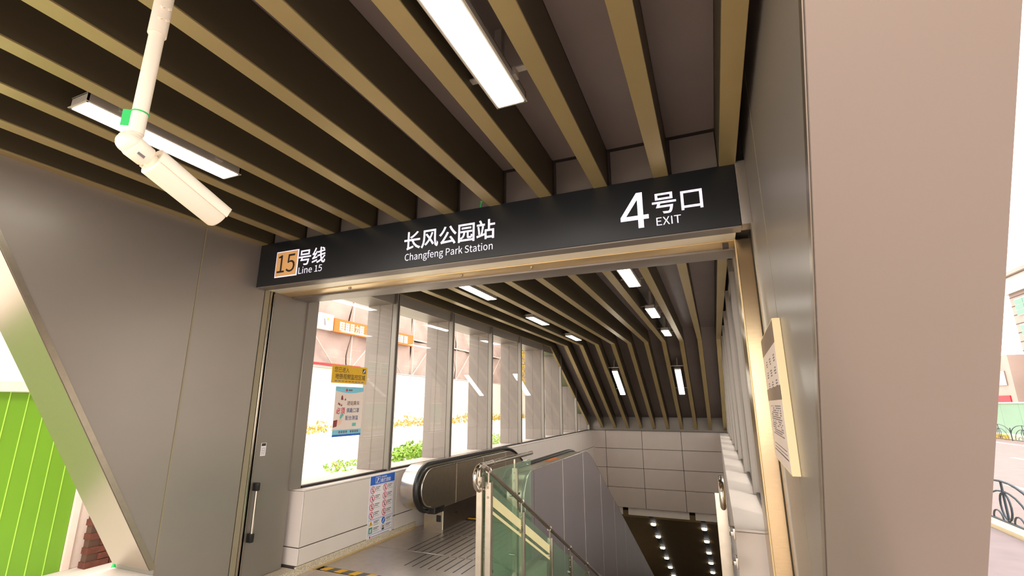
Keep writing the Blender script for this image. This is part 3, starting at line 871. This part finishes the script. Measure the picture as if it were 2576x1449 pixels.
# ---------------------------------------------------------------- security camera on its drop pole
cx, cy = -1.785, 0.853
cc = root('security_camera', (cx, cy, 2.42), 'cream bullet security camera hanging from the ceiling on a pole', 'security camera')
G().tube([(cx, cy, 3.030), (cx, cy, CZ)], 0.0295, 24).build('pole_sleeve', M_plastic, cc, smooth=True)
pl = G().tube([(cx, cy, 2.618), (cx, cy, 3.06)], 0.0240, 24).build('pole', M_plastic, cc, smooth=True)
for z in (3.085, 3.135, 3.185):
    G().tube([(cx + 0.022, cy - 0.012, z), (cx + 0.034, cy - 0.017, z)], 0.007, 8).build('screw', M_plastic, cc, smooth=True)
    G().tube([(cx + 0.026, cy + 0.006, z + 0.004), (cx + 0.036, cy + 0.008, z + 0.004)], 0.006, 8).build('screw', M_plastic, cc, smooth=True)
tgm = Matrix.Rotation(math.radians(35), 3, 'Z')
tg = G().obox((cx - 0.016, cy - 0.027, 2.672), (0.034, 0.003, 0.062), tgm).build('tape_flag', M_tag, pl)
tag(tg, 'bright green tape flag')
G().tube([(cx + 0.0252 * math.cos(t * PI / 8), cy + 0.0252 * math.sin(t * PI / 8), 2.70) for t in range(16)], 0.0025, 6, True).build('tie_band', M_tag, pl)
G().tube([(cx, cy, 2.600), (cx, cy, 2.607), (cx, cy, 2.620)], [0.017, 0.0215, 0.0215], 20).build('pole_cap', M_plastic, cc, smooth=True)
# swivel: two stacked rounded shells, then a short barrel that carries the body
d = Vector((0.0, 0.93, -0.37)).normalized()
side = Vector((1, 0, 0)); upv = side.cross(d).normalized()
K = Vector((cx - 0.004, cy - 0.010, 2.578))
G().sphere(tuple(K), 0.040, 20, 14, (1, 1, 0.9)).build('swivel_ball', M_plastic, cc, smooth=True)
G().tube([K + Vector((0, 0.002, 0.018)), K + Vector((0, 0.004, 0.034))], [0.036, 0.028], 22).build('swivel_collar', M_plastic, cc, smooth=True)
G().tube([K + d * 0.004, K + d * 0.012, K + d * 0.062, K + d * 0.068], [0.038, 0.0405, 0.0385, 0.034], 24).build('swivel_arm', M_plastic, cc, smooth=True)
lbl = G().obox(K + d * 0.038 - upv * 0.024 + side * 0.0318, (0.002, 0.024, 0.014), Matrix((side, d, upv)).transposed()).build('type_label', M_greyprint, cc)
G().tube([K + d * 0.06, K + d * 0.09], 0.026, 20).build('neck', M_plastic, cc, smooth=True)
A = K + d * 0.085
L = 0.285
G().tube([A, A + d * 0.004, A + d * L, A + d * (L + 0.008)], [0.046, 0.051, 0.051, 0.046], 30).build('body', M_plastic, cc, smooth=True)
G().tube([A + d * (L + 0.008), A + d * (L + 0.011)], 0.042, 24).build('lens_window', M_rubber, cc, smooth=True)
g = G()
n = 22
for tt in (-0.006, L + 0.035):
    for k in range(n + 1):
        a = math.radians(-12 + 204 * k / n)
        for rr_ in (0.0525, 0.0565):
            q = A + d * (tt - (0.028 * abs(math.cos(a)) if tt > 0.1 else 0)) + side * (math.cos(a) * rr_) + upv * (math.sin(a) * rr_)
            g.v.append(tuple(q))
m2 = 2 * (n + 1)
for k in range(n):
    i0, i1, i2, i3 = 2 * k, 2 * k + 1, 2 * k + 2, 2 * k + 3
    g.f += [(i1, i3, i3 + m2, i1 + m2), (i0, i0 + m2, i2 + m2, i2), (i0, i2, i3, i1), (i0 + m2, i1 + m2, i3 + m2, i2 + m2)]
g.f += [(0, 1, 1 + m2, m2), (2 * n, 2 * n + m2, 2 * n + 1 + m2, 2 * n + 1)]
g.build('sun_shield', M_plastic, cc, smooth=True)

# ---------------------------------------------------------------- notices
def bars(g, plane_x, y, z, w, rows, h=0.010, pitch=0.018, sgn=1):
    for r in range(rows):
        ww = w * (1.0 - 0.25 * (r % 2))
        g.box(plane_x, plane_x + 0.0006, y, y + ww, z - r * pitch - h, z - r * pitch)
XN = -4.117
en = root('escalator_notice', (XN, 5.45, 0.06), 'white escalator rules notice with blue header on the low wall', 'notice')
G().box(XN, XN + 0.004, 5.197, 5.712, 0.062, 0.817).build('board', M_paper, en, 0.0015, 1)
x1 = XN + 0.0042
G().box(x1, x1 + 0.001, 5.205, 5.705, 0.700, 0.808).build('blue_header', M_blue, en)
text('乘梯须知', 'lettering', M_paper, en, (5.41, 5.615, 0.712, 0.762), 'x', x1, 0.0016, 0.012)
text('自动扶梯', 'lettering', M_paper, en, (5.42, 5.53, 0.770, 0.792), 'x', x1, 0.0016, 0.008)
g = G()
for a, b, c_, d_ in ((5.305, 5.395, 0.715, 0.720), (5.305, 5.395, 0.790, 0.795), (5.305, 5.310, 0.715, 0.795), (5.390, 5.395, 0.715, 0.795)):
    g.box(x1 + 0.001, x1 + 0.0016, a, b, c_, d_)
g.prism([(5.32, 0.725), (5.335, 0.725), (5.38, 0.775), (5.365, 0.775)], 'x', x1 + 0.001, x1 + 0.0016)
g.box(x1 + 0.001, x1 + 0.0016, 5.342, 5.352, 0.755, 0.785)
g.build('header_icon', M_paper, en)
for row in range(4):
    for col in range(2):
        yc = 5.262 + col * 0.25; zc = 0.640 - row * 0.099 + (0.004 if col else 0)
        ring = [(x1, yc + 0.040 * math.cos(t * PI / 10), zc + 0.040 * math.sin(t * PI / 10)) for t in range(20)]
        ic = G().tube(ring, 0.0045, 4, True).build('prohibition_ring', M_rednot, en)
        gg = G(); 
        q = 0.028
        gg.prism([(yc - q - 0.004, zc + q), (yc - q + 0.004, zc + q + 0.004), (yc + q + 0.004, zc - q), (yc + q - 0.004, zc - q - 0.004)], 'x', x1, x1 + 0.001)
        gg.build('slash', M_rednot, ic)
        gg = G()
        gg.prism([(yc - 0.012, zc - 0.024), (yc - 0.004, zc - 0.024), (yc + 0.010, zc + 0.012), (yc + 0.002, zc + 0.016)], 'x', x1, x1 + 0.0008)
        gg.prism([(yc + 0.004, zc - 0.022), (yc + 0.012, zc - 0.02), (yc + 0.006, zc + 0.004), (yc - 0.002, zc + 0.0)], 'x', x1, x1 + 0.0008)
        gg.box(x1, x1 + 0.0008, yc - 0.002, yc + 0.008, zc + 0.016, zc + 0.026)
        gg.build('figure', M_black_print, ic)
g = G()
for row in range(4):
    for col in range(2):
        yc = 5.315 + col * 0.25; zc = 0.672 - row * 0.099
        bars(g, x1, yc, zc, 0.095, 2, 0.010, 0.020)
        bars(g, x1, yc, zc - 0.046, 0.10, 1, 0.004)
for row in range(2):
    for col in range(2):
        yc = 5.315 + col * 0.25; zc = 0.268 - row * 0.075
        bars(g, x1, yc, zc, 0.11, 2, 0.009, 0.016)
        bars(g, x1, yc, zc - 0.038, 0.12, 2, 0.003, 0.008)
bars(g, x1, 5.285, 0.096, 0.36, 1, 0.008)
g.build('small_print', M_greyprint, en)['kind'] = 'stuff'
g = G()
for z0, z1 in ((0.292, 0.690), (0.125, 0.286), (0.072, 0.118)):
    for a, b, c_, d_ in ((5.212, 5.700, z0, z0 + 0.003), (5.212, 5.700, z1 - 0.003, z1), (5.212, 5.215, z0, z1), (5.697, 5.700, z0, z1)):
        g.box(x1, x1 + 0.0006, a, b, c_, d_)
g.build('rule_lines', M_blue, en)
tr = G().prism([(5.225, 0.222), (5.300, 0.222), (5.2625, 0.282)], 'x', x1, x1 + 0.001).build('warning_triangle', M_yellow, en)
G().box(x1 + 0.001, x1 + 0.0015, 5.258, 5.267, 0.238, 0.262).build('exclamation', M_black_print, tr)
tt = G().box(x1, x1 + 0.001, 5.228, 5.296, 0.136, 0.205)
gsq = tt.build('green_pictogram', mat('pictogram_green', (40, 130, 104), 0.5), en)
G().box(x1 + 0.001, x1 + 0.0015, 5.245, 5.257, 0.146, 0.185).box(x1 + 0.001, x1 + 0.0015, 5.265, 5.277, 0.146, 0.19).build('figure', M_paper, gsq)
def disc(yc, zc, r, t=0.001):
    return G().prism([(yc + r * math.cos(k * PI / 10), zc + r * math.sin(k * PI / 10)) for k in range(20)], 'x', x1, x1 + t)
bd_ = disc(5.512, 0.245, 0.038).build('blue_pictogram', M_blue, en)
G().prism([(5.49, 0.225), (5.50, 0.22), (5.535, 0.262), (5.525, 0.268)], 'x', x1 + 0.001, x1 + 0.0016).build('figure', M_paper, bd_)
ring = [(x1, 5.512 + 0.036 * math.cos(t * PI / 10), 0.165 + 0.036 * math.sin(t * PI / 10)) for t in range(20)]
hd_ = G().tube(ring, 0.003, 4, True).build('grey_pictogram', M_greyprint, en)
disc(5.512, 0.172, 0.012).box(x1, x1 + 0.001, 5.492, 5.532, 0.136, 0.156).build('figure', M_black_print, hd_)
disc(5.258, 0.094, 0.014).build('red_dot', M_rednot, en)

XG = XL + 0.0062
ys_ = root('monitoring_sign', (XG, 4.82, 1.955), 'yellow surveillance notice stuck on the first left window', 'sign')
G().box(XG, XG + 0.003, 4.505, 5.142, 1.956, 2.174).build('board', M_pyellow, ys_)
x1 = XG + 0.003
text('您已进入', 'lettering', M_black_print, ys_, (4.545, 4.80, 2.088, 2.152), 'x', x1, 0.0012, 0.0)
text('地铁视频监控区域', 'lettering', M_black_print, ys_, (4.565, 5.11, 2.005, 2.072), 'x', x1, 0.0012, 0.006)
g = G()
for k in range(9):
    g.box(x1, x1 + 0.0008, 4.56 + k * 0.06, 4.605 + k * 0.06, 1.975, 1.987)
g.build('small_print', M_greyprint, ys_)['kind'] = 'stuff'
ic = G().box(x1, x1 + 0.001, 5.055, 5.115, 2.092, 2.152).build('camera_icon', mat('icon_navy', (70, 66, 96), 0.5), ys_)
G().prism([(5.065, 2.105), (5.075, 2.098), (5.108, 2.135), (5.095, 2.145)], 'x', x1 + 0.001, x1 + 0.0016).build('figure', M_paper, ic)

ps = root('health_poster', (XG, 4.85, 1.32), 'pale health poster with blue edges under the yellow notice', 'poster')
G().box(XG, XG + 0.002, 4.595, 5.100, 1.321, 1.915).build('sheet', M_poster, ps)
x1 = XG + 0.002
hdp = [(4.595, 1.915), (5.100, 1.915), (5.100, 1.865)] + [(5.10 - 0.505 * i / 10, 1.865 - 0.028 * math.sin(PI * i / 10)) for i in range(1, 10)] + [(4.595, 1.865)]
G().prism(hdp[::-1], 'x', x1, x1 + 0.0006).build('blue_header', M_cyan, ps)
G().box(x1, x1 + 0.0006, 4.595, 5.100, 1.345, 1.400).build('blue_footer', M_cyan, ps)
G().box(x1, x1 + 0.0006, 4.595, 5.100, 1.321, 1.345).build('blue_edge', M_blue, ps)
disc(4.79, 1.875, 0.018, 0.0012).build('red_dot', M_rednot, ps)
g = G(); bars(g, x1 + 0.0006, 4.82, 1.886, 0.07, 1, 0.022)
for k in range(4):
    g.box(x1 + 0.0006, x1 + 0.0012, 4.70 + k * 0.04, 4.73 + k * 0.04, 1.36, 1.388)
    g.box(x1 + 0.0006, x1 + 0.0012, 4.90 + k * 0.04, 4.93 + k * 0.04, 1.36, 1.388)
g.build('small_print', M_greyprint, ps)['kind'] = 'stuff'
M_ptxt = mat('poster_brown_text', (112, 82, 74), 0.6)
M_ptx2 = mat('poster_blue_text', (84, 96, 140), 0.6)
text('进站乘车', 'lettering', M_ptxt, ps, (4.81, 5.04, 1.690, 1.745), 'x', x1, 0.001, 0.01)
text('佩戴口罩', 'lettering', M_ptx2, ps, (4.81, 5.04, 1.600, 1.658), 'x', x1, 0.001, 0.01)
text('配合测温', 'lettering', M_ptx2, ps, (4.80, 5.03, 1.510, 1.565), 'x', x1, 0.001, 0.01)
text('必须', 'lettering', M_rednot, ps, (4.63, 4.785, 1.585, 1.665), 'x', x1, 0.001, 0.02)
M_maroon = mat('poster_maroon', (140, 60, 60), 0.6)
g = G()
g.prism([(4.70, 1.755), (4.74, 1.755), (4.728, 1.80), (4.715, 1.815), (4.70, 1.79)], 'x', x1, x1 + 0.0008)
for a, b in ((4.65, 1.70), (4.70, 1.68), (4.76, 1.75), (4.67, 1.69)):
    g.prism([(a, b), (a + 0.03, b), (a + 0.015, b + 0.03)], 'x', x1, x1 + 0.0008)
g.prism([(4.597, 1.43), (4.66, 1.44), (4.665, 1.52), (4.60, 1.51)], 'x', x1, x1 + 0.0008)
g.build('red_artwork', M_maroon, ps)
g = G()
g.prism([(4.70, 1.54), (4.72, 1.525), (4.77, 1.575), (4.75, 1.595), (4.71, 1.58)], 'x', x1, x1 + 0.0008)
g.box(x1, x1 + 0.0008, 4.93, 5.00, 1.435, 1.475)
g.build('green_artwork', mat('poster_teal', (110, 190, 176), 0.6), ps)
G().prism([(4.665, 1.45), (4.72, 1.46), (4.75, 1.52), (4.71, 1.53), (4.665, 1.51)], 'x', x1, x1 + 0.0009).build('hand_artwork', mat('poster_skin', (236, 196, 176), 0.6), ps)

# board on the right wall (slightly wedge shaped off the wall)
ib = root('information_board', (0.32, 3.1, 1.38), 'cream edged information board with brown headers on the right wall', 'notice board')
def wx(y): return 0.302 + (y - 2.67) * 0.028
poly = [(wx(2.67), 2.67), (wx(3.60), 3.60), (0.3395, 3.60), (0.3395, 2.67)]
G().prism(poly, 'z', 1.375, 2.125).build('board', M_boardedge, ib, 0.002, 1)
def face(name, y0, y1, z0, z1, m, t=0.001, parent=None):
    v = [(wx(y0) - t, y0), (wx(y1) - t, y1), (wx(y1), y1), (wx(y0), y0)]
    return G().prism(v, 'z', z0, z1).build(name, m, parent or ib)
face('print_sheet', 2.68, 3.59, 1.385, 2.115, M_poster)
face('brown_header', 2.68, 3.59, 2.005, 2.115, M_brownhdr, 0.002)
face('brown_band', 2.68, 3.59, 1.725, 1.795, M_brownhdr, 0.002)
g = G()
def gbox(g, y0, y1, z0, z1, t=0.002):
    v = [(wx(y0) - t, y0), (wx(y1) - t, y1), (wx(y1), y1), (wx(y0), y0)]
    g.prism(v, 'z', z0, z1)
rnd = random.Random(3)
for r in range(3):
    for c_ in range(3):
        y = 2.78 + c_ * 0.26
        for q in range(3):
            gbox(g, y, y + 0.06 + 0.05 * rnd.random(), 1.95 - r * 0.065 - q * 0.014, 1.957 - r * 0.065 - q * 0.014)
for r in range(14):
    y = 2.80
    while y < 3.4:
        w_ = 0.03 + 0.05 * rnd.random()
        if rnd.random() < 0.8: gbox(g, y, y + w_, 1.69 - r * 0.012, 1.696 - r * 0.012)
        y += w_ + 0.02
for r in range(3):
    gbox(g, 2.76, 3.45, 1.475 - r * 0.02, 1.479 - r * 0.02)
gbox(g, 2.72, 3.5, 1.435, 1.441)
g.build('small_print', M_greyprint, ib)['kind'] = 'stuff'

# ---------------------------------------------------------------- outside left: hoarding, wall, scaffolded building
ho = root('green_hoarding', (-6.5, 1, 0), 'lime green board hoarding with white rail left of the entrance', 'hoarding')
yb = 3.255
for k in range(26):
    y1 = yb - k * 0.145
    G().box(-6.52, -6.50, y1 - 0.139, y1, 0.0, 1.82).build('board', M_green, ho, 0.003, 1)
    G().box(-6.505, -6.495, y1 - 0.146, y1 - 0.138, 0.0, 1.82).build('joint_highlight', mat('pale_green_highlight', (176, 222, 84), 0.4), ho)  # pale strip paints the highlight along each board joint
G().box(-6.54, -6.522, yb - 26 * 0.145, yb, 0.0, 1.82).build('backing', mat('pale_green_highlight_backing', (190, 226, 90), 0.5), ho)  # paler than the boards, joint highlight put into its colour
G().box(-6.55, -6.46, yb - 26 * 0.145, yb + 0.02, 1.822, 1.93).build('top_rail', M_wood, ho, 0.005, 1)
G().box(-6.55, -6.47, yb + 0.002, yb + 0.07, 0.0, 1.82).build('end_post', M_wood, ho, 0.004, 1)
G().box(-6.60, -6.50, yb + 0.075, yb + 0.24, 0.0, 1.9).build('outer_post', M_wood, ho, 0.006, 1)
bk = root('brick_pier', (-6.4, 3.9, 0), 'low red brown brick pier behind the hoarding post', 'brick pier')
for r in range(9):
    for c_ in range(4):
        o = 0.11 * (r % 2)
        G().box(-6.45 + 0.004 * ((r + c_) % 3), -6.33, 3.50 + c_ * 0.23 + o - 0.11, 3.72 + c_ * 0.23 + o - 0.11, r * 0.07, r * 0.07 + 0.062).build('brick', M_brick, bk)
G().box(-6.44, -6.35, 3.40, 4.4, 0, 0.62).build('mortar', mat('brown_mortar', (96, 70, 58), 0.9), bk)
cn = root('traffic_cone', (-5.2, 3.02, 0), 'small green cone whose tip shows behind the left plinth', 'cone')
G().tube([(-5.2, 3.02, 0.02), (-5.2, 3.02, 0.30)], [0.09, 0.008], 16).build('cone', M_tag, cn, smooth=True)
G().box(-5.31, -5.09, 2.91, 3.13, 0, 0.02).build('base', M_tag, cn)

struct(G().box(-24.0, -23.6, 8, 95, 0, 4.05).build('wall_outside', M_whitewash), 'long whitewashed wall across the ground beyond the left windows', 'wall')
rs = root('red_ledge', (-23.5, 20, 4.2), 'red ledge strip along the whitewashed wall top', 'ledge')
G().box(-23.65, -23.4, 14, 27.6, 4.22, 4.36).build('strip', M_red, rs)
G().tube([(-23.5, 14, 4.10), (-23.5, 27.6, 4.10)], 0.04, 8).build('pipe', M_pole, rs)
bs = root('scaffolded_building', (-27, 45, 0), 'tall building wrapped in pale pink scaffold netting', 'building')
G().box(-33, -25.6, 10, 95, 0, 19).build('core', M_net, bs)
rnd = random.Random(11)
for k in range(20):
    for r in range(4):
        y0 = 12 + k * 4.0; z0 = 4.2 + r * 3.2
        g = G()
        n = 6
        vs = []; fs = []
        for j in range(n + 1):
            for i in range(n + 1):
                vs.append((-25.0 + 0.18 * math.sin(i * 1.3 + k) * math.sin(j * 0.9 + r) + 0.05 * rnd.random(), y0 + 3.92 * i / n, z0 + 3.1 * j / n))
        for j in range(n):
            for i in range(n):
                a = j * (n + 1) + i
                fs.append((a, a + 1, a + n + 2, a + n + 1))
        g.add(vs, fs)
        g.build('net_panel', M_net, bs, smooth=True)
for k in range(21):
    y = 12 + k * 4.0
    G().tube([(-24.75, y, 0), (-24.75, y, 19)], 0.05, 6).build('standard', M_pole, bs)
for r in range(5):
    z = 4.2 + r * 3.2
    G().tube([(-24.7, 12, z), (-24.7, 92, z)], 0.07, 6).build('ledger', M_pole, bs)
for k in range(10):
    y = 12 + k * 8.0
    G().tube([(-24.7, y, 4.2), (-24.7, y + 6.4, 10.6)], 0.04, 6).build('brace', M_pole, bs)
    G().tube([(-24.7, y + 6.4, 4.2), (-24.7, y, 10.6)], 0.04, 6).build('brace', M_pole, bs)
bn = root('orange_banner', (-24, 30.5, 6.7), 'orange banner with white characters on the scaffold netting', 'banner')
G().box(-24.70, -24.40, 25.72, 35.47, 6.72, 7.68).build('sheet', M_orange, bn)
def block_glyph(y0, y1):
    g = G()
    x0, x1 = -24.40, -24.39
    w_ = y1 - y0
    for q in range(4):
        g.box(x0, x1, y0, y1, 6.88 + q * 0.17, 6.98 + q * 0.17)
    g.box(x0, x1 + 0.001, y0 + 0.05 * w_, y0 + 0.3 * w_, 6.88, 7.50).box(x0, x1 + 0.001, y0 + 0.62 * w_, y0 + 0.86 * w_, 6.88, 7.50)
    g.build('white_character', M_line, bn)
for y0, y1 in ((26.25, 26.75), (26.87, 27.25), (27.37, 27.78), (28.40, 28.85), (32.4, 32.85), (32.95, 33.4), (33.5, 33.95), (34.1, 34.6)):
    block_glyph(y0, y1)
text('力', 'lettering', M_line, bn, (27.88, 28.30, 6.86, 7.5), 'x', -24.40, 0.012, 0.03)
wb = root('white_panel', (-24, 25, 6.8), 'white panel with a small grey mark left of the orange banner', 'panel')
G().box(-24.70, -24.40, 24.3, 25.6, 6.75, 7.85).build('sheet', M_line, wb)
G().prism([(24.75, 7.05), (24.9, 7.0), (24.8, 7.5), (24.7, 7.5)], 'x', -24.40, -24.39).build('grey_mark', M_greyprint, wb)
G().box(-24.40, -24.39, 24.98, 25.14, 7.4, 7.58).build('yellow_mark', M_yellow, wb)

def leaves(g, c, r, n, h, rnd, size=0.09):
    for _ in range(n):
        a = rnd.random() * 2 * PI; q = r * math.sqrt(rnd.random()); zz = h * rnd.random() * (1.0 - 0.45 * q / r)
        p = Vector((c[0] + q * math.cos(a), c[1] + q * math.sin(a), c[2] + zz))
        u = Vector((rnd.uniform(-1, 1), rnd.uniform(-1, 1), rnd.uniform(0.1, 1))).normalized() * size
        v = u.cross(Vector((rnd.uniform(-1, 1), rnd.uniform(-1, 1), rnd.uniform(-1, 1)))).normalized() * size * 0.45
        g.add([p - u * 0.2, p + v, p + u * 1.3, p - v], [(0, 1, 2, 3)])
def bush(name, c, r, h, n, m, label, cat='bush', size=0.09):
    b = root(name, c, label, cat)
    rnd = random.Random(hash((round(c[0] * 10), round(c[1] * 10))) % 1000)
    g = G(); leaves(g, c, r, n, h, rnd, size)
    fo = g.build('foliage', m, b); fo['kind'] = 'stuff'
    g = G()
    for k in range(5):
        a = k * 1.256
        g.tube([c, (c[0] + 0.4 * r * math.cos(a), c[1] + 0.4 * r * math.sin(a), c[2] + h * 0.7)], 0.012, 5)
    g.build('stem', M_leaf2, b)
    return b
bush('leafy_bush', (-8.9, 13.05, 0), 0.55, 0.62, 500, M_leaf, 'bright green leafy bush outside the second left window')
bush('leafy_bush', (-9.3, 14.3, 0), 0.40, 0.50, 260, M_leaf, 'smaller green bush just right of the leafy bush, partly behind a fin')
bush('weed_tuft', (-9.3, 10.4, 0), 0.35, 0.30, 90, M_leaf, 'sparse weed tuft outside the first left window', 'weed', 0.07)
bush('weed_tuft', (-9.5, 11.6, 0), 0.45, 0.22, 160, M_leaf, 'low green weeds left of the leafy bush', 'weed', 0.06)
bush('weed_tuft', (-9.0, 19.5, 0), 0.8, 0.5, 300, M_leaf, 'green weeds outside the fourth left window', 'weed', 0.08)
g = G(); rnd = random.Random(5)
for k in range(90):
    leaves(g, (-22.5 + rnd.uniform(-0.3, 0.3), 18 + k * 0.75, 0), 0.6, 26, 0.5 + 0.7 * rnd.random() ** 2, rnd, 0.16)
tag(g.build('overgrown_verge', M_leaf2), 'yellowing weeds along the foot of the whitewashed wall', 'weeds', None, 'stuff')
for i, y in enumerate((55, 63, 72)):
    t = root('tree', (-20.5, y, 0), ['nearest', 'middle', 'farthest'][i] + ' yellow green tree seen through the far left windows', 'tree')
    g = G(); rnd = random.Random(20 + i)
    for _ in range(900):
        a = rnd.random() * 2 * PI; q = 2.6 * rnd.random() ** 0.5; zz = rnd.uniform(3.5, 9.5)
        leaves(g, (-20.5 + q * math.cos(a), y + q * math.sin(a), zz), 0.3, 1, 0.3, rnd, 0.3)
    fo = g.build('crown', M_leaf2, t); fo['kind'] = 'stuff'
    G().tube([(-20.5, y, 0), (-20.4, y, 5)], [0.2, 0.12], 10).build('trunk', M_brick, t, smooth=True)

# ---------------------------------------------------------------- outside right: railing, far hoarding, building
def railing(name, x, y0, n, label, z0=0.0, sc=1.0):
    r = root(name, (x, y0, z0), label, 'railing')
    L = 1.75 * sc
    for k in range(n):
        y = y0 + k * L
        G().tube([(x, y + L / 2 * (1 + math.cos(t)), z0 + 0.22 * sc + 0.40 * sc * math.sin(t)) for t in [PI * i / 14 for i in range(15)]], 0.018, 8).build('outer_arch', M_rail_blue, r, smooth=True)
        G().tube([(x, y + L / 2 + 0.62 * sc * math.cos(t), z0 + 0.06 + 0.42 * sc * math.sin(t)) for t in [PI * i / 12 for i in range(13)]], 0.014, 8).build('inner_arch', M_rail_blue, r, smooth=True)
        G().tube([(x, y + L / 2 + 0.14 * sc * math.cos(t), z0 + 0.27 * sc + 0.19 * sc * math.sin(t)) for t in [2 * PI * i / 16 for i in range(16)]], 0.014, 8, True).build('oval', M_rail_blue, r, smooth=True)
        G().tube([(x, y + L / 2, z0 + 0.04), (x, y + L / 2, z0 + 0.62 * sc)], 0.016, 8).build('centre_bar', M_rail_blue, r, smooth=True)
        for s in (-1, 1):
            G().tube([(x, y + L / 2 + s * 0.28 * sc + 0.14 * sc * math.cos(t), z0 + 0.05 + 0.13 * sc * math.sin(t)) for t in [PI * i / 8 for i in range(9)]], 0.012, 6).build('small_arch', M_rail_blue, r, smooth=True)
        G().tube([(x, y, z0), (x, y, z0 + 0.5 * sc)], 0.025, 8).build('post', M_rail_blue, r, smooth=True)
    G().tube([(x, y0, z0 + 0.05), (x, y0 + n * L, z0 + 0.05)], 0.02, 8).build('bottom_rail', M_rail_blue, r, smooth=True)
railing('street_railing', 3.75, 5.2, 8, 'near blue grey arched railing on the pale kerb', 0.0)
railing('street_railing', 13.6, 26.0, 10, 'far blue grey arched railing across the street', -0.05, 1.25)
fk = root('far_kerb', (14.0, 40, -0.1), 'yellow painted kerb of the far pavement', 'kerb')
for k in range(12):
    G().box(14.1, 14.35, 26 + k * 2.0, 27.98 + k * 2.0, -0.1, 0.16).build('kerb_stone', M_yellow if k % 2 == 0 else M_boardedge, fk, 0.01, 1)
fh = root('mint_hoarding', (16.5, 40, 0), 'mint green hoarding on the far side of the street', 'hoarding')
for k in range(14):
    G().box(16.5, 16.55, 24 + k * 2.0, 25.98 + k * 2.0, 0.0, 1.78).build('panel', M_mint, fh, 0.01, 1)
G().box(16.45, 16.6, 24, 52, 1.782, 1.86).build('top_rail', M_boardedge, fh)
rb = root('street_building', (30, 55, 0), 'pale pink building with green windows across the street', 'building')
G().box(26, 44, 30, 57.0, 0, 13.0).build('wall', M_bld, rb)
for z in [0.8 * k for k in range(3, 16)]:
    G().box(25.97, 26.0, 30, 57.0, z, z + 0.05).build('facade_joint', M_cavity, rb)
G().box(25.3, 44, 29.5, 57.2, 13.0, 13.3).build('roof_edge', M_bld, rb)
G().box(25.6, 25.99, 29.5, 57.1, 11.5, 12.95).build('cornice', M_panel, rb)
for k in range(8):
    for z0, z1 in ((9.5, 11.0), (7.2, 8.7), (4.9, 6.3)):
        y1 = 56.2 - k * 3.2
        f = G().box(25.9, 26.0, y1 - 2.6, y1, z0, z1).build('window', M_line, rb)
        for a in range(2):
            for b in range(3):
                ya = y1 - 2.55 + a * 1.27; za = z0 + 0.05 + b * (z1 - z0 - 0.1) / 3
                G().box(25.86, 25.9, ya, ya + 1.22, za, za + (z1 - z0 - 0.1) / 3 - 0.05).build('pane', M_bldg, f)
rb2 = root('street_building', (34, 80, 0), 'lower pale building with red shopfront farther along the street', 'building')
G().box(27, 44, 62, 90, 0, 6.5).build('wall', M_bld, rb2)
for k in range(7):
    G().box(26.9, 27.0, 63 + k * 3.6, 65.2 + k * 3.6, 3.6, 5.0).build('window', M_panel, rb2)
    G().box(26.9, 27.0, 63 + k * 3.6, 65.6 + k * 3.6, 1.9, 2.6).build('shop_sign', M_red, rb2)
